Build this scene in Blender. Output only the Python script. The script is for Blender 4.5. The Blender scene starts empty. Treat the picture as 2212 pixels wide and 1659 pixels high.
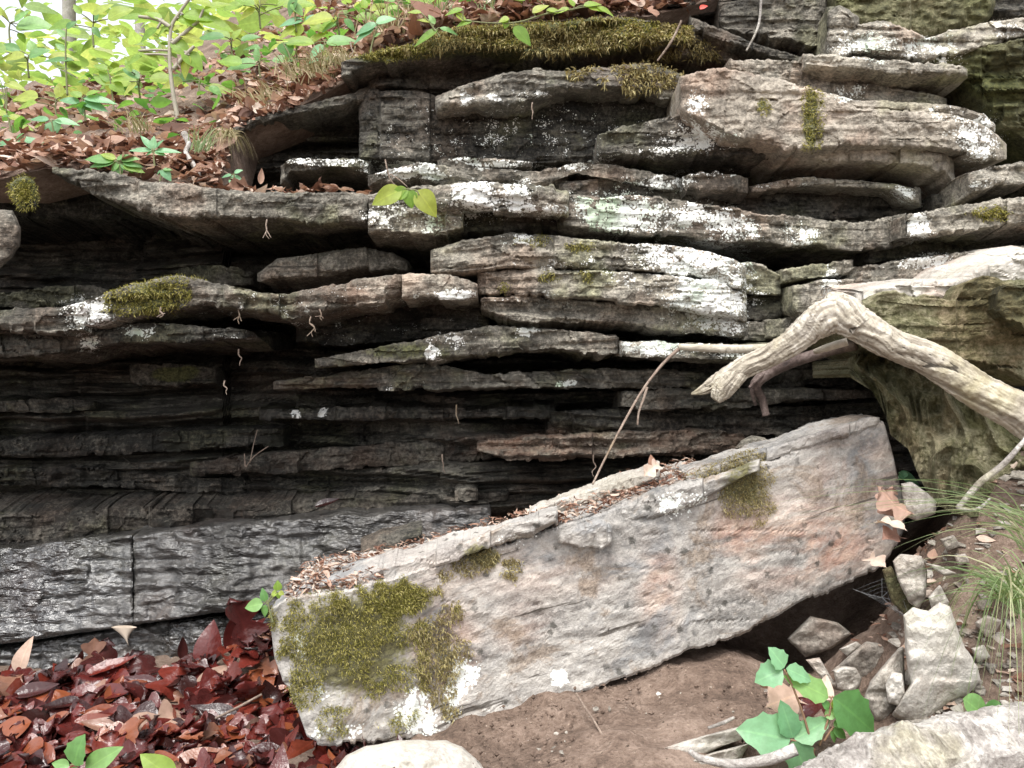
import bpy, math, random
import numpy as np
from mathutils import Vector, Matrix
random.seed(7); RNG = np.random.default_rng(11)
sc = bpy.context.scene
COL = sc.collection
CAMZ, FPX, CX, CY = 0.85, 1720.0, 1106.0, 829.5     # eye height, focal length and centre in traced-picture units

def U(px, py, y):
    px, py, y = np.broadcast_arrays(np.asarray(px, float), np.asarray(py, float), np.asarray(y, float))
    return np.stack([(px-CX)/FPX*y, y, CAMZ-(py-CY)/FPX*y], -1)
def PROJ(V):
    y = np.maximum(V[..., 1], .05)
    return V[..., 0]/y*FPX+CX, CY-(V[..., 2]-CAMZ)/y*FPX

# ---------- noise
def _h(i, j, k):
    n = (i*374761393 + j*668265263 + k*1274126177) & 0xffffffff
    n = ((n ^ (n >> 13))*1103515245) & 0xffffffff
    n = ((n ^ (n >> 16))*2246822519) & 0xffffffff
    return ((n ^ (n >> 15)) & 0xffff)/32767.5-1
def vn(x, y=0., z=0.):
    x, y, z = np.broadcast_arrays(np.asarray(x, float), np.asarray(y, float), np.asarray(z, float))
    i, j, k = [np.floor(a).astype(np.int64) for a in (x, y, z)]
    f, g, h = x-i, y-j, z-k
    f, g, h = [a*a*(3-2*a) for a in (f, g, h)]
    r = 0
    for a in (0, 1):
        for b in (0, 1):
            for c in (0, 1):
                r = r+_h(i+a, j+b, k+c)*(f if a else 1-f)*(g if b else 1-g)*(h if c else 1-h)
    return r
def fbm(x, y=0., z=0., o=4, g=.5):
    r, a, s = 0, 1., 1.
    for q in range(o):
        r = r+a*vn(np.asarray(x)*s+q*17.3, np.asarray(y)*s+q*5.1, np.asarray(z)*s+q*9.7); a *= g; s *= 2.03
    return r
def cell(x, s=0.):
    i = np.floor(x).astype(np.int64)
    return _h(i, np.full_like(i, int(s)*7+3), np.full_like(i, 5))
def sst(a, b, x):
    t = np.clip((np.asarray(x, float)-a)/(b-a), 0, 1); return t*t*(3-2*t)

# ---------- objects
def tag(o, label=None, cat=None, group=None, kind=None):
    for k, v in (('label', label), ('category', cat), ('group', group), ('kind', kind)):
        if v: o[k] = v
    return o
def empty(name, loc):
    o = bpy.data.objects.new(name, None); COL.objects.link(o); o.location = loc; o.empty_display_size = .05
    return o
def mk(name, V, F, mat, parent=None, attrs=None, smooth=True, origin='base', extra=None):
    """V (n,3) world points, F (m,k) array of faces or list of face arrays -> one mesh object"""
    V = np.asarray(V, float).reshape(-1, 3)
    Fs = [np.asarray(f) for f in (F if isinstance(F, list) else [F]) if len(f)]
    me = bpy.data.meshes.new(name)
    if parent is not None: org = np.array(parent.matrix_world.translation) if not parent.parent else np.array(parent.parent.location)+np.array(parent.location)
    elif origin == 'base': org = np.array([V[:, 0].mean(), V[:, 1].mean(), V[:, 2].min()])
    else: org = np.zeros(3)
    if parent is not None: org = abs_loc(parent)
    me.vertices.add(len(V)); me.vertices.foreach_set('co', (V-org).astype(np.float32).ravel())
    nl = sum(f.size for f in Fs); npoly = sum(len(f) for f in Fs)
    me.loops.add(nl); me.polygons.add(npoly)
    me.loops.foreach_set('vertex_index', np.concatenate([f.ravel() for f in Fs]).astype(np.int32))
    tot = np.concatenate([np.full(len(f), f.shape[1]) for f in Fs]).astype(np.int32)
    st = np.concatenate([[0], np.cumsum(tot)[:-1]]).astype(np.int32)
    me.polygons.foreach_set('loop_start', st); me.polygons.foreach_set('loop_total', tot)
    me.polygons.foreach_set('use_smooth', np.full(npoly, smooth))
    me.update(calc_edges=True); me.validate()
    for k, a in (attrs or {}).items():
        at = me.attributes.new(k, 'FLOAT', 'POINT'); at.data.foreach_set('value', np.broadcast_to(np.asarray(a, np.float32).ravel(), (len(V),)).astype(np.float32))
    me.materials.append(mat)
    o = bpy.data.objects.new(name, me); COL.objects.link(o)
    if parent is not None: o.parent = parent
    else: o.location = org
    return o
def abs_loc(o):
    v = np.zeros(3)
    while o: v = v+np.array(o.location); o = o.parent
    return v
def gridF(n, m, wrap=False):
    i, j = np.meshgrid(np.arange(n-1), np.arange(m if wrap else m-1), indexing='ij')
    a = i*m+j; b = i*m+(j+1) % m
    return np.stack([a, b, b+m, a+m], -1).reshape(-1, 4)

# ---------- where lichen, moss and rust grow (px, py, rx, ry, strength): real growth on the stone
LICH = [(1025,430,52,34,1.1),(1110,425,32,30,1.1),(1180,455,32,15,.8),(840,470,42,30,.75),(920,480,42,24,.7),(870,366,60,12,1.3),(935,380,32,9,1.1),
 (1345,460,62,38,1.2),(1270,440,34,22,.75),(1425,470,52,32,.7),(1500,465,42,26,.8),(1565,480,42,30,.85),(1610,500,42,22,.7),(1730,510,32,26,.75),(1310,495,42,10,.6),
 (1500,562,105,36,1.15),(1400,545,55,20,.8),(1530,640,85,70,1.0),(1470,650,55,50,.75),(1120,520,34,15,.65),(1575,700,42,36,.9),(1210,572,70,14,.5),(1330,600,60,20,.4),
 (1420,748,62,16,1.05),(1540,755,60,15,.7),(187,675,52,34,1.0),(980,636,36,10,1.1),(195,735,26,18,.9),(305,722,20,11,1.0),
 (1505,225,16,26,.9),(1500,302,75,26,.85),(1440,325,50,12,.7),(2110,300,42,50,.75),(2060,250,60,20,.4),(1835,200,32,16,.55),(1003,215,15,16,1.3),(1060,212,11,8,1),(1150,200,40,10,.5),
 (945,765,17,13,1.4),(1130,712,26,10,1.05),(1000,735,45,18,.55),(1220,832,18,6,1),(705,893,13,10,1.3),(640,893,12,8,.9),(900,833,60,6,.4),
 (1978,488,20,26,1.3),(2010,566,65,15,1.0),(1880,95,75,32,.75),(2000,112,65,30,.65),(2180,60,45,16,.85),(1240,362,34,9,.7),(1430,395,70,16,.7),(1100,356,65,9,.6),(1540,380,55,9,.5),
 (1955,420,32,16,.7),(1795,622,16,42,1.2),(700,350,90,9,.75),(1010,345,30,8,.7),(1700,395,60,8,.4),(2120,400,30,12,.5),(1290,350,40,20,.3),
 (900,1545,46,58,.85),(985,1505,26,52,.8),(1210,1460,17,19,1.6),(650,1405,16,42,.8),(1000,1455,32,26,.9),(745,1572,42,20,.5),(1480,1090,62,32,.5),(1100,1160,60,30,.3),(700,1500,20,30,.5),(680,1580,20,20,.5),
 (790,650,500,30,.12),(620,700,500,50,.1),(1150,280,350,60,.18),(860,300,60,50,.2)]
MOSS = [(1100,75,330,50,1.0),(870,115,120,20,.9),(330,640,75,34,.75),(1755,262,18,70,1.0),(1650,232,10,12,1),(1420,150,110,40,.55),(1520,100,60,50,.5),
 (765,1400,135,115,1.0),(880,1300,65,40,.9),(955,1420,36,100,.6),(1610,1050,58,65,.9),(1035,1205,40,28,.9),(880,760,140,28,.6),(1250,310,250,40,.35),(700,840,100,25,.3),(385,805,50,16,1.1),
 (2140,180,90,40,.7),(1480,330,90,20,.4),(1700,220,120,60,.3),(1150,560,60,15,.4),(1310,590,12,10,.8),(1280,600,10,8,.9),(50,410,40,40,.8),(2080,470,60,14,.5),(1340,480,60,20,.3),
 (940,480,60,25,.5),(1740,440,120,30,.35),(1900,600,80,20,.4),(700,1440,60,80,.7),(1500,930,80,20,.4),(1150,975,60,15,.4),(1290,900,30,15,.6),(620,640,40,20,.2),(1620,910,60,50,.35)]
RUST = [(1750,1170,160,80,.8),(1850,1080,90,120,.55),(1640,1180,90,60,.4),(1100,1240,300,50,.25),(960,1400,60,110,.7),(1420,1280,40,90,.5),(1130,1350,60,60,.3),(1600,1150,60,60,.6),
 (1400,150,100,40,.6),(1180,450,60,20,.35),(1150,960,140,30,.5),(1000,625,100,25,.4),(800,640,160,40,.35),(1530,140,70,60,.4),(620,650,120,40,.3),(700,830,120,20,.3),(1270,385,60,20,.35),(1220,980,100,20,.4)]
def dens(tab, px, py):
    r = np.zeros_like(px)
    for cx, cy, rx, ry, s in tab:
        d = ((px-cx)/rx)**2+((py-cy)/ry)**2
        r = np.maximum(r, s*np.exp(-np.minimum(d, 20)**1.3*.7))
    return r
ROCKS = {}
def rockattrs(V, tone, wet=0., lich=1., moss=1., rust=0., extra=None):
    px, py = PROJ(V)
    wx = 14*fbm(V[:, 0]*9, V[:, 1]*9, V[:, 2]*9, 3); wy = 9*fbm(V[:, 0]*9+40, V[:, 1]*9, V[:, 2]*9, 3)
    return dict(lichen=lich*dens(LICH, px+wx, py+wy), moss=moss*dens(MOSS, px+wx, py+wy), rust=np.maximum(rust, dens(RUST, px+wx, py+wy)), wet=np.full(len(V), wet), tone=np.full(len(V), tone))

def ledge(label, prof, y, tone=.5, back=.7, amp=.012, wet=0., rnd=.004, seed=None, st=0., sb=0., name='rock_ledge', cat='rock ledge', parent=None, lich=1., moss=1., rust=0., mat=None, res=4.0, lam=1.0, joint=.016, lean=0., ends=.05, group=None, rough=1.0, part_label=None, smooth=False, extend=True, grit=.003, crack=1.):
    """A slab of layered stone: edges given as (px, top, bottom[, extra depth]) on its front face, which stands at depth y, with a top, an underside and ends that run back into the hill."""
    ledge.n += 1; sd = (seed if seed is not None else ledge.n)*13.7
    A = np.array([tuple(p)+(0.,)*(4-len(p)) for p in prof], float)
    if extend:
        if A[0, 0] <= 0: A = np.vstack([[-420, *A[0, 1:]], A])
        if A[-1, 0] >= 2212: A = np.vstack([A, [2640, *A[-1, 1:]]])
    n = max(8, int((A[-1, 0]-A[0, 0])/res)+1)
    xs = np.linspace(A[0, 0], A[-1, 0], n)
    yt, yb, yo = [np.interp(xs, A[:, 0], A[:, k]) for k in (1, 2, 3)]
    hm = np.maximum(yb-yt, 2)
    fade = np.minimum(1, hm/30)
    yt = yt+rough*fade*(2.6*fbm(xs*.02, sd, o=2)+1.6*vn(xs*.17, sd)+1.3*vn(xs*.45, sd)+4.6*cell(xs/27.+1.2*vn(xs*.04, sd), sd)*(.5+.5*vn(xs*.01, sd+3)))
    yb = yb+rough*fade*(2.4*fbm(xs*.02, sd+50, o=2)+1.4*vn(xs*.17, sd+50)+1.1*vn(xs*.45, sd+50)+3.8*cell(xs/31.+vn(xs*.05, sd+9), sd+1))
    yb = np.maximum(yb, yt+1.5)
    xm = (xs-CX)/FPX*y
    jc = cell(xm/.17+.6*vn(xm*3, sd)+sd, 2)*joint
    yf = y+yo+.028*fbm(xm*2.2, sd, o=4)+jc
    d = np.minimum(xs-xs[0], xs[-1]-xs)/FPX*y
    yf = yf+ends*(1-np.sqrt(np.clip(1-(1-np.clip(d/max(ends, 1e-4), 0, 1))**2, 0, 1)))
    nf = int(np.clip(hm.max()/4.0, 5, 70)); nb = 9
    v = np.linspace(0, 1, nf)[:, None]
    py = yt+(yb-yt)*v
    hz = (yb-yt)/FPX*y                                   # height in metres
    zz = CAMZ-(py-CY)/FPX*y
    xw = xm[None, :]+0*zz
    warp = zz+.03*vn(xw*2, sd)+.006*vn(xw*9, sd)
    s1 = vn(xw*1.6, sd, warp*38); s2 = vn(xw*3.5, sd+7, warp*95); s3 = fbm(xw*14, sd, zz*30, 3)
    ter = np.tanh(3.2*s1)*.6+np.tanh(3*s2)*.4           # terraced laminae
    s4 = fbm(xw*6, sd+3, zz*9, 3); blk = cell(xw/.09+1.5*vn(xw*5, sd, zz*12)+3*np.floor(zz*26+.6*vn(xw*3, sd)), sd)
    dy = amp*(.55*lam*ter+.5*s3+.7*s4+.6*blk*min(1., lam))+amp*.35*vn(xw*45, 3, zz*60)+grit*fbm(xw*55, sd, zz*75, 3)
    gv = np.abs(vn(xw*1.1+sd, sd, warp*27))+.35*np.abs(vn(xw*9, sd, zz*9)); dy = dy+np.minimum(.016, hz*.15)*crack*np.clip(1-gv/.10, 0, 1)
    e = np.minimum(v, 1-v)*hz                            # distance to an edge
    rr = np.minimum(rnd*(1+.6*vn(xm*7, sd)), hz*.5+1e-4)
    q = np.clip(1-e/np.maximum(rr, 1e-4), 0, 1)
    dy = dy+rr*(1-np.sqrt(np.clip(1-q*q, 0, 1)))+lean*(1-v)*hz
    Pf = U(xs[None, :], py, yf+dy)
    t = (np.linspace(0, 1, nb)[1:]**1.5)[:, None]
    def run(P0, slope, s):
        yy = P0[:, 1]+back*t; P = np.empty((nb-1, n, 3))
        P[..., 0] = P0[:, 0]*(1+.05*t); P[..., 1] = yy
        P[..., 2] = P0[:, 2]+slope*(yy-P0[:, 1])+.018*fbm(P[..., 0]*5, yy*5, s, 4)*np.minimum(1, t*6)
        return P
    T = run(Pf[0], st, sd)[::-1]; B = run(Pf[-1], sb, sd+30)
    G = np.concatenate([T, Pf, B], 0); m = G.shape[0]
    V = G.reshape(-1, 3)
    F = [gridF(m, n)[:, ::-1]]
    Lc = np.arange(m)*n
    caps = []
    for base in (Lc, Lc+n-1):                            # close the ends with quads between top and bottom runs
        k = m//2
        a = np.arange(k-1)
        caps.append(np.stack([base[a], base[a+1], base[m-2-a], base[m-1-a]], -1))
    F += caps
    at = rockattrs(V, tone, wet, lich, moss, rust)
    o = mk(name, V, F, mat or M['rock'], parent, at, smooth)
    if parent is None: tag(o, label, cat, group)
    elif part_label: o['label'] = part_label
    ROCKS[label or part_label or name] = (G, nb-1, nb-1+nf)
    return o
ledge.n = 0

def stone(label, outline, y, thick=.12, tone=.6, bulge=.03, tilt=(0, 0), name='stone', cat='stone', wet=0., amp=.006, lich=.6, moss=.6, rust=0., mat=None, parent=None, group=None, facets=4, nr=14, step=5., smooth=False, edge=9):
    """A loose stone: its silhouette at depth y, a faceted bulging front and a rounded back of real thickness."""
    stone.n += 1; sd = stone.n*7.31
    A = np.array(outline, float); A = np.vstack([A, A[:1]])
    L = np.concatenate([[0], np.cumsum(np.hypot(*np.diff(A, axis=0).T))])
    n = int(max(24, L[-1]/step)); s = np.linspace(0, L[-1], n, endpoint=False)
    ox, oy = np.interp(s, L, A[:, 0]), np.interp(s, L, A[:, 1])
    cx, cy = ox.mean(), oy.mean()
    th = np.arange(n)/n*2*np.pi
    j = 1+.018*fbm(np.cos(th)*5+sd, np.sin(th)*5, sd, 3)
    rows = []
    rr = np.linspace(.04, 1, nr)
    rg = random.Random(stone.n)
    pl = [(rg.uniform(-1, 1), rg.uniform(-1, 1), rg.uniform(.2, .9)) for _ in range(facets)]
    R = max(np.hypot(ox-cx, oy-cy))
    for side in (0, 1):
        for r in (rr if side == 0 else rr[::-1][1:]):
            px, py = cx+(ox-cx)*r*j, cy+(oy-cy)*r*j
            yb = y+tilt[0]*(px-cx)/FPX+tilt[1]*(py-cy)/FPX
            if side == 0:
                fx, fy = (px-cx)/R, (py-cy)/R
                h = np.full(n, 1.0)
                for a, b, c in pl: h = np.minimum(h, 1.15-(a*fx+b*fy)*c)
                h = np.minimum(h, 1)*np.clip((1-r**edge), 0, 1)**.5
                yy = yb-bulge*h+amp*fbm(px*.03, py*.03, sd, 4)*min(1, (1.02-r)*6)+amp*.6*np.tanh(3*vn(px*.01, py*.05, sd))*min(1, (1.02-r)*6)
            else: yy = yb+thick*np.sqrt(max(0, 1-r**3))+.02*(1-r)
            rows.append(U(px, py, yy))
    G = np.array(rows); m = len(rows)
    V = G.reshape(-1, 3)
    V = np.vstack([V, G[0].mean(0), G[-1].mean(0)])
    i = np.arange(n); k = (i+1) % n
    F = [gridF(m, n, True)[:, ::-1], np.stack([i, k, np.full(n, m*n)], -1), np.stack([(m-1)*n+k, (m-1)*n+i, np.full(n, m*n+1)], -1)]
    o = mk(name, V, F, mat or M['rock'], parent, rockattrs(V, tone, wet, lich, moss, rust), smooth)
    if parent is None: tag(o, label, cat, group)
    ROCKS[label] = (G, 0, nr)
    return o
stone.n = 0

def spl(P, n):
    P = np.array(P, float); t = np.linspace(0, len(P)-1, n); out = np.empty((n, P.shape[1]))
    for a, tt in enumerate(t):
        i = min(int(tt), len(P)-2); f = tt-i
        p0, p1, p2, p3 = P[max(i-1, 0)], P[i], P[i+1], P[min(i+2, len(P)-1)]
        out[a] = .5*((2*p1)+(-p0+p2)*f+(2*p0-5*p1+4*p2-p3)*f*f+(-p0+3*p1-3*p2+p3)*f**3)
    return out
def tubeVF(pts, rad, sides=8, n=None, wob=0., squash=None, seed=0.):
    pts = np.array(pts, float); rad = np.broadcast_to(np.asarray(rad, float), (len(pts),))
    n = n or max(6, 5*len(pts))
    Q = spl(np.column_stack([pts, rad]), n); P, r = Q[:, :3], np.maximum(Q[:, 3], 2e-4)
    T = np.gradient(P, axis=0); T /= np.linalg.norm(T, axis=1)[:, None]+1e-9
    up = np.array([0, -1., .13]); N = np.cross(T, up); N /= np.linalg.norm(N, axis=1)[:, None]+1e-9; Bn = np.cross(T, N)
    a = np.arange(sides)/sides*2*np.pi
    w = 1+wob*fbm(np.cos(a)[None, :]*1.6+seed, np.sin(a)[None, :]*1.6, np.arange(n)[:, None]*.22+seed, 3)
    V = P[:, None]+(r[:, None]*w)[..., None]*(np.cos(a)[None, :, None]*N[:, None]+np.sin(a)[None, :, None]*Bn[:, None])
    V = V.reshape(-1, 3); V = np.vstack([V, P[0], P[-1]])
    i = np.arange(sides); k = (i+1) % sides
    F = [gridF(n, sides, True), np.stack([k, i, np.full(sides, n*sides)], -1), np.stack([(n-1)*sides+i, (n-1)*sides+k, np.full(sides, n*sides+1)], -1)]
    return V, F
def join(parts):
    Vs, Fq, Ft, off = [], [], [], 0
    for V, F in parts:
        for f in (F if isinstance(F, list) else [F]):
            (Fq if f.shape[1] == 4 else Ft).append(f+off)
        Vs.append(V); off += len(V)
    Fs = []
    if Fq: Fs.append(np.concatenate(Fq))
    if Ft: Fs.append(np.concatenate(Ft))
    return np.concatenate(Vs), Fs
def pix(lst, y=None):
    return np.array([U(p[0], p[1], p[2] if len(p) > 2 else y) for p in lst])

# ---------- leaves
def leafVF(L=1., W=.5, kind='ovate', fold=.25, curl=.3, nu=10, nv=5, seed=0, twist=0.):
    """one leaf along +Y from its base, face up +Z"""
    rg = np.random.default_rng(seed)
    u = np.linspace(0, 1, nu); s = np.linspace(-1, 1, nv)
    if kind == 'ovate': w = np.sin(np.pi*u**.72)**.85*(1-.1*u)
    elif kind == 'round': w = np.sqrt(np.clip(1-(2*u-1)**2, 0, 1))*1.05
    elif kind == 'heart': w = np.sin(np.pi*u**.6)**.75; 
    elif kind == 'tooth':
        w = np.sin(np.pi*u**.7)**.8*(1+.12*np.where((np.arange(nu) % 3) == 0, 1, -.4))
    else:                                                # oak: deep pointed lobes
        lo = np.abs(np.sin(u*np.pi*(3.2+.8*rg.random())+.3)); w = np.sin(np.pi*(u*.94+.03)**.85)**.6*(.38+.75*lo**.8)
    w = w*W*.5
    w[0] = max(w[0], .012*L) if kind != 'oak' else .02*L
    w[-1] = .004*L
    uu, ss = np.meshgrid(u, s, indexing='ij')
    X = ss*w[:, None]; Y = uu*L
    Y = Y+ (0.12*L*np.abs(ss)**1.5*(kind == 'oak')*np.sin(uu*np.pi*3.1+1.2))
    Z = fold*np.abs(X)+curl*L*(-(uu-.15)**2)+.10*L*twist*ss*uu
    Z = Z+(.05 if kind == 'oak' else .015)*L*fbm(X/L*4+seed*3.1, Y/L*4, seed*1.7, 2)
    if kind == 'oak': Z = Z+.35*curl*L*(X/(W*.5))**2*rg.uniform(-1, 1.4)
    return np.stack([X, Y, Z], -1).reshape(-1, 3), gridF(nu, nv)
def frame(d, n):
    d = np.asarray(d, float); d = d/np.linalg.norm(d); n = np.asarray(n, float); n = n-d*(n@d); n /= np.linalg.norm(n)+1e-9
    return np.stack([np.cross(d, n), d, n], 1)           # columns: X, Y, Z
def place(VF, base, d, n, s=1.):
    return VF[0]@frame(d, n).T*s+np.asarray(base), VF[1]
# ---------- materials
M = {}
class NT:
    def __init__(s, name):
        s.m = bpy.data.materials.new(name); s.m.use_nodes = True; s.t = s.m.node_tree; s.t.nodes.clear()
        s.out = s.n('ShaderNodeOutputMaterial'); M[name] = s.m
    def n(s, typ, **kw):
        o = s.t.nodes.new(typ)
        for k, v in kw.items(): setattr(o, k, v)
        return o
    def l(s, a, b): s.t.links.new(a, b)
    def pos(s, scale=(1, 1, 1)):
        g = s.n('ShaderNodeNewGeometry'); mp = s.n('ShaderNodeMapping'); mp.inputs['Scale'].default_value = scale
        s.l(g.outputs['Position'], mp.inputs['Vector']); return mp.outputs[0]
    def noise(s, sc, det=5, rough=.6, scale=(1, 1, 1), dist=0.):
        k = s.n('ShaderNodeTexNoise'); k.inputs['Scale'].default_value = sc; k.inputs['Detail'].default_value = det
        k.inputs['Roughness'].default_value = rough; k.inputs['Distortion'].default_value = dist
        s.l(s.pos(scale), k.inputs['Vector']); return k.outputs['Fac']
    def vor(s, sc, feat='F1', scale=(1, 1, 1), out='Distance', rnd=1.):
        k = s.n('ShaderNodeTexVoronoi'); k.feature = feat; k.inputs['Scale'].default_value = sc; k.inputs['Randomness'].default_value = rnd
        s.l(s.pos(scale), k.inputs['Vector']); return k.outputs[out]
    def att(s, name): a = s.n('ShaderNodeAttribute'); a.attribute_name = name; return a.outputs['Fac']
    def val(s, x, sock):
        if isinstance(x, (int, float)): sock.default_value = x
        else: s.l(x, sock)
    def ma(s, op, a, b=0., c=None, clamp=False):
        k = s.n('ShaderNodeMath', operation=op, use_clamp=clamp); s.val(a, k.inputs[0]); s.val(b, k.inputs[1])
        if c is not None: s.val(c, k.inputs[2])
        return k.outputs[0]
    def ramp(s, x, a, b, c=0., d=1.):
        k = s.n('ShaderNodeMapRange'); k.interpolation_type = 'SMOOTHSTEP'; s.val(x, k.inputs[0])
        for i, q in enumerate((a, b, c, d)): s.val(q, k.inputs[1+i])
        return k.outputs[0]
    def mix(s, f, a, b, mode='MIX'):
        k = s.n('ShaderNodeMix', data_type='RGBA', blend_type=mode); s.val(f, k.inputs[0])
        for x, i in ((a, 6), (b, 7)):
            if isinstance(x, tuple): k.inputs[i].default_value = (*x, 1)
            else: s.l(x, k.inputs[i])
        return k.outputs[2]
    def cr(s, f, stops):
        k = s.n('ShaderNodeValToRGB'); e = k.color_ramp.elements
        while len(e) < len(stops): e.new(.5)
        for q, (p, c) in zip(e, stops): q.position = p; q.color = (*c, 1)
        s.l(f, k.inputs[0]); return k.outputs[0]
    def bump(s, h, strength=.5, dist=.01, prev=None):
        k = s.n('ShaderNodeBump'); k.inputs['Strength'].default_value = strength; k.inputs['Distance'].default_value = dist
        s.l(h, k.inputs['Height'])
        if prev is not None: s.l(prev, k.inputs['Normal'])
        return k.outputs[0]
    def bsdf(s, col, rough=.8, normal=None, spec=.5, **kw):
        b = s.n('ShaderNodeBsdfPrincipled')
        if isinstance(col, tuple): b.inputs['Base Color'].default_value = (*col, 1)
        else: s.l(col, b.inputs['Base Color'])
        s.val(rough, b.inputs['Roughness']); s.val(spec, b.inputs['Specular IOR Level'])
        if normal is not None: s.l(normal, b.inputs['Normal'])
        for k, v in kw.items(): s.val(v, b.inputs[k.replace('_', ' ')])
        s.l(b.outputs[0], s.out.inputs[0]); return b

def rockmat(name, dark=(.018, .017, .014), mid=(.125, .114, .093), pale=(.50, .455, .375), streak=1., lam=(4.5, 4.5, 60), fine=1., bumpk=1., ripple=0., olive=.6):
    s = NT(name)
    big = s.noise(2.6, 4, .6); med = s.noise(13, 5, .68); fin = s.noise(95, 4, .75)
    st = s.noise(2.2, 5, .7, lam, .2)
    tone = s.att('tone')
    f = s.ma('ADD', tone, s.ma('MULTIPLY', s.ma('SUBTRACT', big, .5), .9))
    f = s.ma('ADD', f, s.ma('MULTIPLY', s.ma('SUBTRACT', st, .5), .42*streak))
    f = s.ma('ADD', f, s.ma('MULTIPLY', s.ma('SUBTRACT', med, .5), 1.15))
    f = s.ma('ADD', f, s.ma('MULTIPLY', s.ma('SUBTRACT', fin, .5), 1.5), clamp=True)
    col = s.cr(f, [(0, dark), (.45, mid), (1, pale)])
    # hue drift: purple-brown to olive
    hue = s.noise(3.7, 3, .6)
    col = s.mix(s.ramp(hue, .52, .64, 0, .7), col, s.mix(1., col, (1.0, .84, .78), 'MULTIPLY'))
    col = s.mix(s.ramp(hue, .47, .36, 0, olive), col, s.mix(1., col, (.92, 1.0, .68), 'MULTIPLY'))
    # thin partings along the bedding, crack self-shadow painted in near black
    crk = s.ramp(s.noise(1.5, 5, .66, (1.6, 1.6, 40), .25), .36, .325, 0, .9)
    col = s.mix(s.ma('MULTIPLY', crk, .8*streak), col, (.018, .015, .012))
    rs = s.ma('MULTIPLY', s.att('rust'), s.ramp(s.noise(8, 5, .7, (1, 1, 1.6), .6), .34, .66))
    col = s.mix(s.ma('MULTIPLY', rs, .75), col, s.mix(s.ramp(fin, .35, .65), (.24, .105, .055), (.42, .25, .17)))
    dk = s.ramp(s.noise(19, 4, .7), .66, .73, 0, .6)
    col = s.mix(dk, col, (.03, .028, .022))
    # green film
    mo = s.ma('ADD', s.att('moss'), s.ma('MULTIPLY', s.ma('SUBTRACT', med, .5), .9))
    mo = s.ramp(s.ma('ADD', mo, s.ma('MULTIPLY', s.ma('SUBTRACT', fin, .5), .6)), .42, .75)
    col = s.mix(s.ma('MULTIPLY', mo, .85), col, s.mix(s.ramp(fin, .35, .62), (.028, .033, .010), (.10, .105, .035)))
    # crustose lichen: round thalli that merge where it is dense
    la = s.att('lichen')
    lw = s.ma('ADD', la, s.ma('MULTIPLY', s.ma('SUBTRACT', s.noise(24, 4, .68), .5), 2.6))
    def spots_(scl, k, off):
        d = s.vor(scl); d = s.ma('ADD', d, s.ma('MULTIPLY', s.ma('SUBTRACT', s.noise(scl*3.3, 3, .7), .5), .35))
        thr = s.ma('MULTIPLY', s.ramp(lw, off, off+.75, 0, 1), k)
        return s.ramp(s.ma('SUBTRACT', thr, d), -.03, .05)
    l1 = spots_(62, .60, .22); l2 = spots_(150, .60, .02)
    ll = s.ma('MAXIMUM', l1, l2)
    ll = s.ma('MULTIPLY', ll, s.ramp(la, .03, .12))
    lc = s.cr(s.noise(5.5, 3, .6), [(.30, (.50, .60, .46)), (.40, (.70, .73, .68)), (.55, (.82, .82, .79))])
    lc = s.mix(s.ramp(fin, .6, .4, 0, .25), lc, (.35, .36, .30))
    col = s.mix(ll, col, lc)
    wet = s.att('wet'); wn = s.ma('MULTIPLY', wet, s.ramp(s.noise(5, 4, .6), .3, .55, .35, 1))
    col = s.mix(s.ma('MULTIPLY', wn, .45), col, s.mix(1., col, (.55, .55, .58), 'MULTIPLY'))
    ro = s.ma('SUBTRACT', .86, s.ma('MULTIPLY', wn, .68))
    hgt = s.ma('ADD', s.ma('MULTIPLY', st, .9*streak), s.ma('ADD', s.ma('MULTIPLY', med, 1.2), s.ma('MULTIPLY', fin, .8*fine)))
    hgt = s.ma('ADD', hgt, s.ma('MULTIPLY', la, .25))
    if ripple:
        pat = s.ramp(s.noise(3.2, 3, .6), .4, .62, .25, 1.)
        hgt = s.ma('ADD', s.ma('MULTIPLY', hgt, .35), s.ma('MULTIPLY', s.ma('MULTIPLY', s.ma('ADD', s.noise(16, 3, .5, (.7, 1, 2.2), .3), s.ma('MULTIPLY', s.noise(48, 2, .5, (.8, 1, 1.8)), .35)), pat), ripple))
    b3 = s.bump(hgt, min(1., .75*bumpk), .012)
    bb = s.bsdf(col, ro, b3, .35)
    if ripple:
        s.val(wn, bb.inputs['Coat Weight']); bb.inputs['Coat Roughness'].default_value = .09; bb.inputs['Coat IOR'].default_value = 1.6; s.l(b3, bb.inputs['Coat Normal'])
    return s.m
rockmat('rock')
rockmat('pale_rock', dark=(.12, .105, .088), mid=(.32, .29, .25), pale=(.53, .50, .45), streak=.3, lam=(3, 3, 14), bumpk=.6, olive=.12)
rockmat('tan_rock', dark=(.05, .045, .037), mid=(.21, .185, .15), pale=(.52, .46, .38), streak=.3, lam=(4, 4, 40), olive=.4)
rockmat('wet_rock', dark=(.018, .0175, .017), mid=(.052, .049, .046), pale=(.14, .133, .12), streak=.5, lam=(5, 5, 26), fine=.7, bumpk=1.35, ripple=3.1, olive=.2)
rockmat('green_rock', dark=(.030, .030, .014), mid=(.105, .10, .048), pale=(.33, .30, .20), streak=.4, lam=(3, 3, 10))

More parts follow.
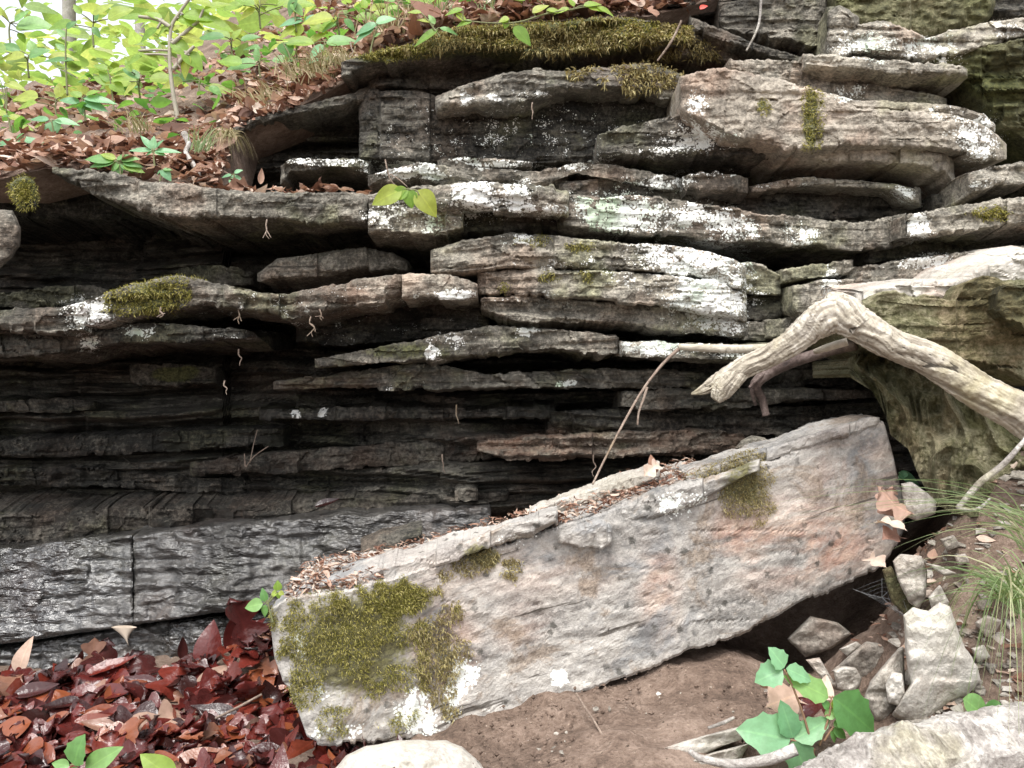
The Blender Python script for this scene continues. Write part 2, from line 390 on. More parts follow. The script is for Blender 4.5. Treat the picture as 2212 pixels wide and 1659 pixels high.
def slabmat():
    s = NT('slab_rock')
    # bedding of the fallen slab follows its tilt
    def tn(sc, det, ro, scale, dist=0.):
        g = s.n('ShaderNodeNewGeometry'); m = s.n('ShaderNodeMapping'); m.vector_type = 'TEXTURE'; m.inputs['Rotation'].default_value = (0, -math.radians(14.5), 0)
        s.l(g.outputs['Position'], m.inputs['Vector'])
        m2 = s.n('ShaderNodeMapping'); m2.inputs['Scale'].default_value = scale; s.l(m.outputs[0], m2.inputs['Vector'])
        k = s.n('ShaderNodeTexNoise'); k.inputs['Scale'].default_value = sc; k.inputs['Detail'].default_value = det; k.inputs['Roughness'].default_value = ro; k.inputs['Distortion'].default_value = dist
        s.l(m2.outputs[0], k.inputs['Vector']); return k.outputs['Fac']
    big = tn(3., 5, .62, (.8, 1, 1.5), .4); med = tn(13, 6, .68, (1, 1, 1.4)); fin = s.noise(110, 4, .78); st = tn(2.5, 6, .65, (1.2, 1.2, 14), .3)
    f = s.ma('ADD', .62, s.ma('MULTIPLY', s.ma('SUBTRACT', big, .5), 1.3))
    f = s.ma('ADD', f, s.ma('MULTIPLY', s.ma('SUBTRACT', med, .5), .9))
    f = s.ma('ADD', f, s.ma('MULTIPLY', s.ma('SUBTRACT', fin, .5), 1.0))
    f = s.ma('ADD', f, s.ma('MULTIPLY', s.ma('SUBTRACT', st, .5), .35), clamp=True)
    col = s.cr(f, [(0, (.06, .056, .052)), (.28, (.17, .163, .152)), (.55, (.33, .31, .285)), (1, (.52, .49, .445))])
    rs = s.ma('MULTIPLY', s.att('rust'), s.ramp(tn(6, 5, .7, (.8, 1, 1.8), .8), .34, .62))
    col = s.mix(s.ma('MULTIPLY', rs, .8), col, s.mix(s.ramp(med, .35, .65), (.36, .15, .085), (.52, .31, .20)))
    bl = s.ramp(tn(4.3, 6, .7, (1, 1, 1.5), .5), .50, .66, 0, .75)
    col = s.mix(bl, col, s.mix(s.ramp(med, .35, .65), (.085, .09, .095), (.20, .205, .21)))
    br = s.ramp(tn(5.2, 6, .7, (1, 1, 1.4), .6), .54, .64, 0, .6)
    col = s.mix(br, col, s.mix(s.ramp(fin, .4, .6), (.14, .095, .06), (.27, .20, .14)))
    dk = s.ma('MULTIPLY', s.ramp(s.ma('ADD', s.vor(26), s.ma('MULTIPLY', s.ma('SUBTRACT', fin, .5), .5)), .28, .12), s.ramp(s.noise(6, 3, .6), .44, .54))
    col = s.mix(s.ma('MULTIPLY', dk, .75), col, (.045, .042, .035))
    crk = s.ramp(tn(1.3, 5, .66, (1.2, 1., 18), .25), .375, .345, 0, .85)
    col = s.mix(crk, col, (.06, .05, .04))
    mo = s.ma('ADD', s.att('moss'), s.ma('MULTIPLY', s.ma('SUBTRACT', med, .5), 1.2))
    mo = s.ramp(s.ma('ADD', mo, s.ma('MULTIPLY', s.ma('SUBTRACT', fin, .5), .8)), .45, .8)
    col = s.mix(s.ma('MULTIPLY', mo, .9), col, s.mix(s.ramp(fin, .35, .62), (.045, .04, .015), (.13, .12, .04)))
    la = s.att('lichen'); lw = s.ma('ADD', la, s.ma('MULTIPLY', s.ma('SUBTRACT', s.noise(20, 4, .65), .5), 2.2))
    def sp(scl, k, off):
        d = s.vor(scl); d = s.ma('ADD', d, s.ma('MULTIPLY', s.ma('SUBTRACT', s.noise(scl*3.3, 3, .7), .5), .35))
        return s.ramp(s.ma('SUBTRACT', s.ma('MULTIPLY', s.ramp(lw, off, off+.7), k), d), -.03, .05)
    ll = s.ma('MULTIPLY', s.ma('MAXIMUM', sp(50, .62, .25), sp(130, .66, .08)), s.ramp(la, .06, .2))
    col = s.mix(ll, col, s.mix(s.ramp(fin, .4, .6), (.72, .75, .70), (.82, .83, .80)))
    hgt = s.ma('ADD', s.ma('MULTIPLY', st, .6), s.ma('ADD', s.ma('MULTIPLY', med, 1.), s.ma('MULTIPLY', fin, .5)))
    b3 = s.bump(hgt, .55, .012)
    s.bsdf(col, .85, b3, .3)
slabmat()

def soilmat():
    s = NT('soil')
    a, b, c = s.noise(5, 5, .65), s.noise(38, 5, .7), s.noise(140, 3, .7)
    f = s.ma('ADD', s.ma('MULTIPLY', a, .4), s.ma('ADD', s.ma('MULTIPLY', b, .35), s.ma('MULTIPLY', c, .25)))
    col = s.cr(f, [(.34, (.05, .036, .028)), (.48, (.145, .102, .078)), (.62, (.26, .195, .155))])
    bits = s.ramp(s.vor(75), .26, .16); col = s.mix(s.ma('MULTIPLY', bits, s.ramp(b, .45, .6)), col, s.mix(s.ramp(c, .4, .6), (.05, .035, .025), (.34, .26, .20)))
    nb = s.bump(s.ma('ADD', s.ma('MULTIPLY', c, .5), b), .8, .014)
    s.bsdf(col, .92, nb, .2)
soilmat()

def leafmat(name, stops, rough=.5, trans=.35, tcol=None, spec=.4, vein=True, wetbump=0.):
    s = NT(name)
    oi = s.n('ShaderNodeObjectInfo'); r = s.ma('FRACT', s.ma('ADD', s.att('rnd'), oi.outputs['Random']))
    col = s.cr(r, stops)
    n1 = s.noise(55, 4, .65)
    col = s.mix(s.ramp(n1, .35, .65, 0, .45), col, s.mix(1., col, (.62, .6, .55), 'MULTIPLY'))
    u = s.att('vein')
    if vein: col = s.mix(s.ma('MULTIPLY', s.ramp(s.ma('ABSOLUTE', u), .1, .03), .35), col, s.mix(1., col, (1.5, 1.45, 1.3), 'MULTIPLY'))
    nb = s.bump(n1, .35+wetbump, .004)
    b = s.n('ShaderNodeBsdfPrincipled'); s.l(col, b.inputs['Base Color']); b.inputs['Roughness'].default_value = rough; b.inputs['Specular IOR Level'].default_value = spec
    s.l(nb, b.inputs['Normal'])
    if trans:
        t = s.n('ShaderNodeBsdfTranslucent'); tc = s.mix(1., col, tcol or (1.6, 1.7, .7), 'MULTIPLY'); s.l(tc, t.inputs['Color'])
        mx = s.n('ShaderNodeMixShader'); mx.inputs[0].default_value = trans
        s.l(b.outputs[0], mx.inputs[1]); s.l(t.outputs[0], mx.inputs[2]); s.l(mx.outputs[0], s.out.inputs[0])
    else: s.l(b.outputs[0], s.out.inputs[0])
leafmat('green_leaf', [(0, (.09, .22, .065)), (.5, (.15, .31, .10)), (1, (.23, .40, .13))], .42, .35, (1.3, 1.5, .6))
leafmat('bluish_leaf', [(0, (.12, .28, .13)), (.5, (.17, .36, .19)), (1, (.22, .42, .22))], .38, .3, (1.2, 1.4, .6))
leafmat('yellow_green_leaf', [(0, (.19, .34, .06)), (.5, (.28, .43, .08)), (1, (.42, .48, .11))], .45, .5, (1.5, 1.5, .6))
leafmat('washed_out_leaf', [(0, (.22, .34, .12)), (.5, (.32, .44, .16)), (1, (.44, .48, .20))], .5, .5, (1.4, 1.45, .8))  # far foliage: overexposed glare put into the colour as paler green
leafmat('wet_dead_leaf', [(0, (.026, .010, .009)), (.28, (.058, .013, .012)), (.55, (.098, .016, .013)), (.78, (.135, .024, .015)), (.93, (.20, .058, .024)), (1, (.22, .12, .085))], .22, .06, (1.5, .8, .6), .5, True, .3)
leafmat('brown_leaf', [(0, (.14, .07, .05)), (.5, (.26, .15, .115)), (1, (.42, .28, .22))], .6, .15, (1.2, .9, .7), .3)
leafmat('dry_leaf', [(0, (.07, .038, .028)), (.2, (.17, .085, .058)), (.45, (.32, .19, .135)), (.7, (.47, .33, .26)), (1, (.66, .56, .47))], .7, .2, (1.2, .9, .7), .25)
leafmat('moss_blade', [(0, (.08, .075, .018)), (.35, (.20, .19, .042)), (.65, (.36, .32, .095)), (1, (.50, .44, .19))], .75, .3, (1.2, 1.3, .5), .2, False)
leafmat('dry_moss_blade', [(0, (.12, .10, .04)), (.4, (.25, .205, .085)), (.7, (.38, .32, .15)), (1, (.50, .45, .24))], .8, .25, (1.2, 1.0, .6), .2, False)
leafmat('grass_blade', [(0, (.11, .17, .06)), (.5, (.20, .27, .12)), (1, (.40, .40, .25))], .5, .35, (1.3, 1.4, .6), .35, False)
leafmat('straw_blade', [(0, (.14, .15, .05)), (.4, (.28, .23, .12)), (1, (.45, .38, .24))], .6, .3, (1.2, 1.1, .7), .3, False)

def woodmat(name, c0, c1, c2, scl=1., grain=False):
    s = NT(name)
    a, b = s.noise(9*scl, 6, .7, (1, 1, 1), .8), s.noise(60*scl, 4, .7)
    f = s.ma('ADD', s.ma('MULTIPLY', a, .65), s.ma('MULTIPLY', b, .35))
    col = s.cr(f, [(.33, c0), (.5, c1), (.64, c2)])
    col = s.mix(s.ramp(s.noise(26*scl, 4, .6, (1, 1, .5), 1.2), .64, .70, 0, .6), col, (.06, .045, .03))
    if grain:
        ga = s.att('grain'); col = s.mix(s.ramp(ga, -.1, -.55, 0, .55), col, (.13, .105, .08)); col = s.mix(s.ramp(s.att('crack'), .5, .8, 0, .9), col, (.035, .028, .02)); a = s.ma('ADD', a, s.ma('MULTIPLY', ga, .25))
    ol = s.ramp(s.noise(4, 4, .6), .55, .7, 0, .5); col = s.mix(ol, col, s.mix(1., col, (.75, .72, .40), 'MULTIPLY'))
    s.bsdf(col, .75, s.bump(s.ma('ADD', s.ma('MULTIPLY', b, .4), a), .7, .011), .3)
woodmat('driftwood', (.21, .18, .135), (.40, .36, .29), (.58, .54, .47), 1., True)
woodmat('twig', (.09, .065, .05), (.22, .165, .13), (.38, .31, .25), 2.)
woodmat('dark_root', (.03, .022, .02), (.085, .06, .052), (.18, .14, .125), 2.)
woodmat('pale_bark', (.10, .085, .075), (.31, .285, .26), (.56, .54, .50), 2.2)
woodmat('tree_bark', (.18, .17, .15), (.30, .28, .25), (.42, .40, .37))
def plain(name, c, rough=.7, trans=0):
    s = NT(name); n = s.noise(60, 3, .6); s.bsdf(s.mix(n, c, tuple(x*.7 for x in c)), rough, s.bump(n, .3, .003))
plain('stem', (.16, .17, .07)); plain('red_stem', (.24, .14, .08)); plain('pale_stem', (.34, .31, .24)); plain('fungus', (.52, .43, .34)); plain('silk', (.30, .31, .32), .6)
# ---------- the cliff wall behind the ledges
def cliff():
    xs = np.arange(-460, 2720, 5.); 
    top = np.interp(xs, [-460, 0, 480, 500, 620, 760, 830, 900, 1100, 1400, 1560, 1800, 2720], [400, 400, 408, 300, 250, 180, 118, 100, 65, 42, -60, -500, -500])
    n = len(xs); m = 330; v = np.linspace(0, 1, m)[:, None]
    py = top+(1480-top)*v; y0 = np.interp(xs, [-460, 300, 800, 1000, 1500, 1900, 2720], [2.96, 2.96, 2.92, 2.80, 2.74, 2.72, 2.68])
    z = CAMZ-(py-CY)/FPX*y0; x = (xs-CX)/FPX*y0+0*z
    w = z+.035*vn(x*1.3, 1)+.008*vn(x*7, 3)
    d = .07*np.tanh(2.6*vn(x*.8, 3, w*15))+.045*np.tanh(3*vn(x*2.1, 8, w*42))+.018*np.tanh(3*vn(x*4, 9, w*110))+.035*fbm(x*3, 2, z*4, 4)+.008*fbm(x*25, 2, z*40, 3)
    d = d+.03*cell(x/.3+.8*vn(x*2, 3, z*6), 4)
    low = sst(760, 900, py)*(1-sst(900, 1250, xs))
    P = U(xs[None, :], py, y0+d-low*.22)
    o = mk('cliff_face', P, gridF(m, n)[:, ::-1], M['rock'], None, rockattrs(P.reshape(-1, 3), .22, .1, .3, .8), False)
    tag(o, None, None, None, 'structure'); ROCKS['cliff'] = (P, 0, m)
cliff()

# ---------- ledges, top to bottom: (px, top edge, bottom edge)
ledge('purplish grey block at the very top beside the hanging white root', [(1552,0,55),(1600,-10,70),(1680,-20,84),(1757,-25,97),(1786,-15,92)], 2.52, 0.44, .4)
ledge('thin dark ledge sloping down under the purplish grey top block', [(1490,34,60),(1560,62,85),(1640,98,116),(1730,122,136),(1815,134,150)], 2.48, 0.30, .4, moss=.7)
ledge('crumbling brown ledge under the moss cap with dry roots', [(1400,70,120),(1480,66,118),(1545,75,128),(1600,105,140)], 2.56, 0.30, .4, rust=.35)
ledge('smooth green-grey folded rock at the very top corner above the pale wavy bed', [(1800,-60,48),(1880,-60,55),(1950,-60,72),(2000,-60,84),(2060,-60,70),(2120,-60,52),(2150,-60,30)], 2.44, 0.46, .5, moss=.5, amp=.02, rnd=.03, mat=M['green_rock'], lam=.4)
ledge('pale wavy bed with lichen frills sweeping up into the corner', [(1828,56,112),(1908,44,121),(1975,68,131),(1998,78,131),(2075,66,117),(2141,46,97),(2240,34,78)], 2.31, 0.66, .6, amp=.016, rnd=.015, sb=.05)
ledge('lichen covered hump between the purplish block and the pale wavy bed', [(1786,14,116),(1812,10,124),(1836,22,122),(1856,40,112)], 2.34, 0.54, .5, amp=.02, rnd=.03)
ledge('thin tan lip running under the pale wavy bed', [(1735,118,139),(1800,121,146),(1857,126,153),(1937,130,159),(2010,134,161),(2074,141,165),(2090,148,166)], 2.29, 0.70, .6, rnd=.01, sb=.06)
ledge('dark overhanging shelf with mossy streaks rising below the wavy bed', [(1985,130,152),(2074,117,168),(2110,105,200),(2141,97,250),(2240,76,320)], 2.38, 0.22, .6, moss=1.2, amp=.022, lean=-.35, mat=M['green_rock'])
ledge('blackish blocks in the very top corner', [(2130,-60,30),(2240,-60,36)], 2.52, 0.15, .5)
ledge('long grey-green upper lamina above the tan bulging block', [(1575,128,148),(1660,132,170),(1734,134,192),(1807,163,212),(1900,180,222),(1974,196,226),(2045,212,228)], 2.36, 0.54, .6)
ledge('broad tan bulging block with rounded nose and green moss streak', [(1468,165,240),(1520,152,264),(1567,146,288),(1640,160,314),(1700,178,328),(1760,194,322),(1810,210,314),(1850,232,313),(1907,236,314),(2007,243,318),(2074,253,329),(2127,270,348),(2155,288,352),(2174,308,348)], 2.25, 0.54, .6, ends=.07, rnd=.014, amp=.010, res=3.5, mat=M['tan_rock'], lam=.7, joint=.01)
ledge('thin top lamina capping the nose of the tan bulging block', [(1790,200,214),(1850,218,231),(1907,217,235),(2007,222,242),(2074,231,252),(2127,247,269),(2150,268,284)], 2.235, 0.48, .6, ends=.05, rnd=.006, mat=M['tan_rock'], res=3.5)
ledge('pale lower lip under the tan bulging block, ending in a broken corner', [(1660,316,331),(1784,318,346),(1840,315,350),(1907,316,352),(1974,320,356),(2040,331,372),(2062,342,402)], 2.28, 0.64, .6, rnd=.006, mat=M['tan_rock'])
ledge('dark mossy underside block with white lichen crust below the tan block', [(1290,290,330),(1380,264,333),(1474,243,330),(1560,286,335),(1640,315,335),(1695,329,336)], 2.36, 0.28, .6, moss=1.2)
ledge('wet grey arched ledge sagging under the moss cap', [(940,208,238),(997,188,235),(1070,161,231),(1134,148,227),(1170,150,212),(1237,151,197),(1304,145,192),(1354,140,198),(1400,140,205),(1474,162,216),(1520,180,236)], 2.44, 0.42, .5, wet=.6, rnd=.02, amp=.016)
ledge('moss topped cap ledge at the cliff edge', [(737,133,166),(804,114,136),(887,98,122),(937,72,108),(1000,58,98),(1100,52,104),(1200,48,120),(1300,38,104),(1400,42,84),(1490,58,82)], 2.46, 0.30, .6, amp=.02, moss=1.3)
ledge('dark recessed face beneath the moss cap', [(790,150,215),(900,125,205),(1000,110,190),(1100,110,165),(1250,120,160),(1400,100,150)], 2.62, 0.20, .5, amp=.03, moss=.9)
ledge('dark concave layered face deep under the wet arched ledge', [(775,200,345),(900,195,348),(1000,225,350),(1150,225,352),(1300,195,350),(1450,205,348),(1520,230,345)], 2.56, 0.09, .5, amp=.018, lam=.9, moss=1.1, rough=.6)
ledge('rooty grey lip of the hillside above the black hollow', [(497,278,300),(547,256,272),(583,243,263),(650,226,246),(737,205,230),(800,188,214)], 2.58, 0.22, .5, rnd=.015)
ledge('small capstone with pale lichen rim above a black hollow', [(606,356,400),(625,345,372),(660,343,366),(700,346,364),(740,342,362),(800,347,376)], 2.48, 0.30, .5)
ledge('white crusted wedge at the narrow gap by the broad leaves', [(795,380,406),(850,362,394),(905,352,390),(960,352,394),(1000,370,396),(1030,385,396)], 2.33, 0.40, .6, amp=.016)
ledge('thin pale lamina topmost in the stack above the lichen blocks', [(945,346,363),(1000,338,362),(1080,342,361),(1150,350,360)], 2.44, 0.32, .5)
ledge('dark thin lamina between two white crusted seams', [(955,366,384),(1050,364,388),(1150,370,390),(1230,376,396)], 2.40, 0.30, .5)
ledge('brown pointed lamina with white edge above the long lichen ledge', [(1120,386,408),(1180,364,396),(1250,353,374),(1320,354,384),(1400,374,402),(1475,388,412)], 2.38, 0.46, .5)
ledge('dark lower lamina resting on the long lichen ledge', [(1200,392,420),(1300,388,424),(1400,400,426),(1480,405,434),(1540,412,440)], 2.43, 0.28, .5)
ledge('short brown lamina with squared end beside a dark gap', [(1474,380,412),(1510,373,413),(1600,376,413),(1616,384,414)], 2.34, 0.40, .5, ends=.01)
ledge('slim tan lamina below the dark slot of the tan block', [(1618,404,420),(1674,393,409),(1740,382,402),(1807,386,405),(1930,397,411),(1990,409,446)], 2.36, 0.64, .5, rnd=.006)
ledge('dark stepped face under the slim tan lamina', [(1500,418,445),(1640,416,462),(1750,408,474),(1880,412,484),(1985,430,470)], 2.46, 0.24, .5, amp=.025)
ledge('long ledge with bright white lichen splashes above the lens shaped block', [(1205,424,488),(1227,420,492),(1300,424,498),(1400,425,506),(1474,435,511),(1550,446,516),(1624,458,521),(1750,470,531),(1850,482,541),(1910,470,538),(1957,461,531)], 2.28, 0.49, .7, ends=.02, sb=.03)
ledge('rounded lichen spotted block perched over the leafy block', [(938,408,452),(960,398,456),(1000,392,456),(1060,391,456),(1130,393,456),(1200,405,461),(1229,416,470)], 2.20, 0.54, .6, rnd=.02, ends=.02, sb=.06)
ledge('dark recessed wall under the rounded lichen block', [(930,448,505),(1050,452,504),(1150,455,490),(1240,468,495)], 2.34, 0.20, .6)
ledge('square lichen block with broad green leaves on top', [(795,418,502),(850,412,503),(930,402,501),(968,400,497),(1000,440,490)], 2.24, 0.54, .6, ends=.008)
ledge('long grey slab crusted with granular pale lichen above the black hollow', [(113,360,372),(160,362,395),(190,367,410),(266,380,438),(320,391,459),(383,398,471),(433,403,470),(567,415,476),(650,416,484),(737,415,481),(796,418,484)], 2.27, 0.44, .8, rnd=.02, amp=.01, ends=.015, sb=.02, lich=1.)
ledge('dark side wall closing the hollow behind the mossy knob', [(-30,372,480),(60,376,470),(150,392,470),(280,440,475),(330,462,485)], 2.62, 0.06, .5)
# middle body
ledge('small curved lens stone tucked beneath the grey crusted slab', [(556,592,606),(600,562,607),(660,552,601),(720,543,593),(790,534,584),(850,545,582),(884,563,586)], 2.42, 0.49, .5, rnd=.025, ends=.05)
ledge('dim grey stone at the back of the black hollow', [(384,582,612),(430,574,612),(480,575,614),(550,588,615)], 2.62, 0.35, .4)
ledge('green filmed stone half hidden behind the mossy hump ledge', [(-10,640,668),(60,625,664),(120,618,662),(190,616,650),(240,625,640)], 2.58, 0.25, .4, moss=1)
ledge('mossy humped ledge spotted with white lichen, jutting over the dark undercut', [(-10,668,716),(43,666,716),(133,663,719),(200,645,707),(283,615,686),(350,599,672),(377,594,664),(433,601,662),(500,617,666),(567,631,674),(617,636,690),(667,628,686),(737,613,668),(787,602,657),(870,591,643)], 2.18, 0.40, .8, amp=.016, rnd=.02, moss=1.2)
ledge('squared pale pinkish end block of the humped ledge', [(868,591,641),(887,590,640),(960,596,644),(1010,604,645),(1031,615,646)], 2.19, 0.64, .8, ends=.008, rnd=.006, joint=.004)
ledge('ragged dark underledge with pale green lichen spots beneath the mossy hump', [(-10,716,775),(60,718,771),(130,720,763),(180,716,754),(250,703,745),(320,696,740),(400,700,737),(530,712,733)], 2.25, 0.26, .7, amp=.02)
ledge('upper lamina of the lens shaped block with brown cracked edge', [(930,545,588),(960,534,590),(1000,520,588),(1060,510,582),(1110,503,577),(1150,506,576),(1220,512,580),(1330,522,585),(1450,531,592),(1530,541,602),(1580,556,622),(1612,575,640)], 2.24, 0.56, .7, amp=.016, rnd=.012)
ledge('thick tan middle course of the lens shaped block', [(1030,586,634),(1114,579,637),(1200,582,642),(1300,586,648),(1380,590,656),(1474,598,668),(1560,608,679),(1613,640,691)], 2.225, 0.60, .7, rnd=.012)
ledge('lower course of the lens shaped block heavily spotted with white lichen', [(1038,645,668),(1114,639,690),(1180,644,695),(1300,650,695),(1400,658,706),(1474,670,718),(1580,682,731),(1613,690,734)], 2.24, 0.54, .7, amp=.018)
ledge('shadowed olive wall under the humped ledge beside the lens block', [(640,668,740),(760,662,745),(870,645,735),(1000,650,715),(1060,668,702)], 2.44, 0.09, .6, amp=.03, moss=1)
ledge('grey block beside the open vertical joint, upper', [(1598,566,632),(1640,570,636),(1688,592,637)], 2.30, 0.49, .4, ends=.012, name='rock_block', cat='rock block')
ledge('brown block in the middle beside the open vertical joint', [(1606,643,692),(1650,640,690),(1692,640,690)], 2.33, 0.36, .4, ends=.012, name='rock_block', cat='rock block')
ledge('small block at the foot of the open vertical joint', [(1602,694,735),(1655,694,736)], 2.29, 0.49, .4, ends=.01, name='rock_block', cat='rock block')
ledge('flat greyish block topmost of the stack across the joint', [(1690,580,608),(1760,570,600),(1843,560,592)], 2.24, 0.59, .5, ends=.008, rnd=.006, name='rock_block', cat='rock block')
ledge('thick cracked block with white lichen stripe, second in the stack across the joint', [(1712,614,660),(1728,612,682),(1790,605,682),(1852,604,678)], 2.23, 0.62, .5, ends=.01, name='rock_block', cat='rock block')
ledge('low wedge block behind the driftwood elbow', [(1651,694,733),(1700,688,730),(1770,682,726),(1820,682,724)], 2.27, 0.56, .5, ends=.012, name='rock_block', cat='rock block')
ledge('little pale block seen under the driftwood elbow', [(1768,752,774),(1832,748,772)], 2.3, 0.64, .4, ends=.008, name='rock_block', cat='rock block')
ledge('lichen flecked ledge end jutting in above the white corner spot', [(2088,376,413),(2150,360,402),(2230,346,388)], 2.12, 0.54, .6)
ledge('tawny mossy ledge with a white lichen corner', [(1956,464,513),(2000,455,508),(2080,442,498),(2150,433,488),(2230,422,476)], 2.14, 0.60, .6, ends=.015)
ledge('grey ledge with white lichen just above the driftwood boulder', [(1844,577,622),(1900,570,615),(1960,560,606),(2040,551,592),(2130,540,576),(2230,525,560)], 2.16, 0.54, .6)
ledge('dark filler course between the tawny ledge and the driftwood boulder', [(1860,530,570),(1960,520,556),(2080,512,545),(2230,498,530)], 2.36, 0.25, .5)
ledge('dark block under the ledge end by the tan nose', [(2010,420,460),(2090,405,445),(2230,385,425)], 2.34, 0.26, .5)
ledge('long olive ledge with a round pale lichen disc', [(680,775,792),(740,765,790),(800,752,788),(880,737,782),(960,722,773),(1010,712,766),(1060,704,761),(1114,705,757),(1200,711,757),(1270,716,761),(1337,728,765)], 2.26, 0.42, .7, moss=1.2)
ledge('short white crusted ledge behind the thin driftwood branch', [(1338,736,768),(1400,735,771),(1474,740,774),(1600,745,776),(1665,742,772)], 2.25, 0.54, .6)
ledge('wide straight edged dark shelf with wet glints across the middle', [(590,822,842),(700,814,841),(750,802,838),(850,790,839),(930,786,839),(1000,796,839),(1060,808,839),(1200,800,838),(1300,795,836),(1474,800,838),(1565,808,845)], 2.36, 0.30, .7, wet=.5, amp=.02, lam=1.3, rnd=.006)
ledge('recessed brown shelf under the wide dark shelf, with one mint lichen spot', [(560,882,905),(620,885,908),(720,880,907),(850,880,905),(1000,882,905),(1200,878,902)], 2.46, 0.12, .6, wet=.6, rnd=.006)
ledge('broken dark lamina behind the leaning twig', [(1340,850,880),(1430,842,882),(1500,840,880),(1600,844,878),(1700,838,870),(1890,843,861)], 2.38, 0.34, .6, amp=.02, lam=1.3)
ledge('shaly course below the driftwood tip', [(1450,785,835),(1560,780,842),(1650,776,838),(1760,780,832),(1880,778,832)], 2.50, 0.14, .5, amp=.025, lam=1.4)
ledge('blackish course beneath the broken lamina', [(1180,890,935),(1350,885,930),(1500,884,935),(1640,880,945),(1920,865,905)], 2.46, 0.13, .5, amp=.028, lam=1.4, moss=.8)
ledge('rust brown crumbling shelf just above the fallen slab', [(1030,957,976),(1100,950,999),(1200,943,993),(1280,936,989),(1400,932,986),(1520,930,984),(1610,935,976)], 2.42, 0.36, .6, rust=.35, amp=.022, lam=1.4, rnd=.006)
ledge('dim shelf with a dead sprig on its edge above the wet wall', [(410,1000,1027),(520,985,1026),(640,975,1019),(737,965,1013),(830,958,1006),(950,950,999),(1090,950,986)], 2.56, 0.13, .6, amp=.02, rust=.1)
ledge('long dim grey course deep in the undercut', [(-10,950,986),(100,945,984),(250,940,979),(400,930,971),(620,922,958)], 2.62, 0.11, .5, amp=.02)  # wet dark rock; undercut tones lowered further to paint in deeper recess shade
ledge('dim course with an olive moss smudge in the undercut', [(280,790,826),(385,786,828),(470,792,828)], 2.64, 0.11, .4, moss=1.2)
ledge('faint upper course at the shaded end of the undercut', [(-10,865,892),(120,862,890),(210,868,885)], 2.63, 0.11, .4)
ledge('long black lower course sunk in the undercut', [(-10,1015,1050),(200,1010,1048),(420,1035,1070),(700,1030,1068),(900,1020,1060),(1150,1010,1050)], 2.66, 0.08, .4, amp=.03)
ledge('small grey chock stone at the base of the wall', [(982,1062,1082),(1000,1059,1084),(1032,1062,1082)], 2.46, 0.40, .3, ends=.03, name='rock_block', cat='rock block')
ledge('brown earthy step on top of the wet wall', [(-10,1108,1176),(200,1098,1166),(440,1090,1142),(700,1078,1116),(960,1062,1096),(1100,1055,1080)], 2.52, 0.10, .5, amp=.02, st=.15, rust=.06, moss=.8, rnd=.03)
ledge('wet glistening wall block above the red leaves, cut off by a vertical joint', [(-10,1179,1392),(67,1177,1384),(267,1158,1353),(287,1155,1350)], 2.35, 0.40, .5, wet=1., amp=.014, rnd=.012, lean=.40, mat=M['wet_rock'], st=.05, lich=.1, joint=.004, smooth=True, rough=.3, grit=.001, crack=1.6, ends=.008)
ledge('long wet grey wall block with bright glints, running behind the fallen slab', [(288,1154,1350),(400,1141,1333),(500,1130,1320),(600,1122,1312),(737,1113,1305),(850,1104,1295),(960,1096,1285),(1060,1090,1275)], 2.345, 0.48, .5, wet=.6, amp=.014, rnd=.012, lean=.40, mat=M['wet_rock'], st=.05, lich=.1, joint=.004, smooth=True, rough=.3, grit=.001, crack=1.4, ends=.008)
ledge('low wet course just above the red leaves', [(-10,1404,1478),(150,1376,1470),(300,1350,1460),(500,1328,1450),(620,1316,1440),(900,1310,1420)], 2.33, 0.46, .5, wet=.9, amp=.014, lean=.35, mat=M['wet_rock'], rnd=.012, lich=.15, smooth=True, rough=.5)

stone('mossy knob standing at the end of the grey crusted slab', [(22,400),(35,385),(58,380),(75,392),(85,430),(80,450),(45,452),(28,430)], 2.2, 0.12, .3, moss=1.2, name='mossy_rock', cat='rock')
stone('pale lichen pillar at the picture edge beside the black hollow', [(-60,470),(-10,452),(28,455),(45,490),(44,530),(25,558),(0,580),(-60,590)], 2.14, 0.20, .5, .04, name='pale_rock', cat='rock', lich=1)
stone('small pyramid stone peeping over the fallen slab', [(1588,968),(1600,952),(1622,940),(1652,945),(1668,960),(1640,985),(1596,990)], 2.3, 0.12, .55)

# ---------- the fallen slab
F_PROF = [(584,1314,1345,.05),(592,1309,1420,.02),(610,1300,1470,0),(628,1293,1496,0),(663,1287,1592,0),(690,1283,1609,0),(760,1272,1608,.02),(850,1250,1601,.05),(960,1216,1586,.08),(1060,1186,1561,.1),(1160,1152,1530,.125),(1245,1124,1497,.14),(1330,1097,1471,.16),(1440,1066,1430,.18),(1480,1052,1408,.19),(1574,1021,1378,.21),(1680,985,1334,.23),(1730,968,1303,.24),(1790,947,1276,.255),(1860,922,1245,.27),(1890,910,1236,.275),(1908,908,1215,.28),(1930,985,1190,.29),(1954,1092,1140,.30)]
slab = empty('fallen_slab', tuple(U(1250, 1500, 1.8))); tag(slab, 'long tilted grey slab fallen across the foreground with moss on its lower end', 'rock slab')
ledge(None, F_PROF, 1.62, .6, .40, amp=.0055, rnd=.007, seed=401, name='slab_body', parent=slab, mat=M['slab_rock'], st=-.03, sb=.1, res=3.0, ends=.02, lam=.2, joint=0., grit=.0022, crack=.35, rough=1.3)
ledge(None, [(1143,1112,1132),(1170,1093,1124),(1240,1065,1098),(1320,1042,1072),(1400,1019,1042),(1425,1016,1030)], 1.93, .6, .10, amp=.006, rnd=.004, seed=402, name='top_flake', parent=slab, mat=M['pale_rock'], res=3., part_label='long pale splinter lying along the top of the slab', rough=.7, ends=.01)
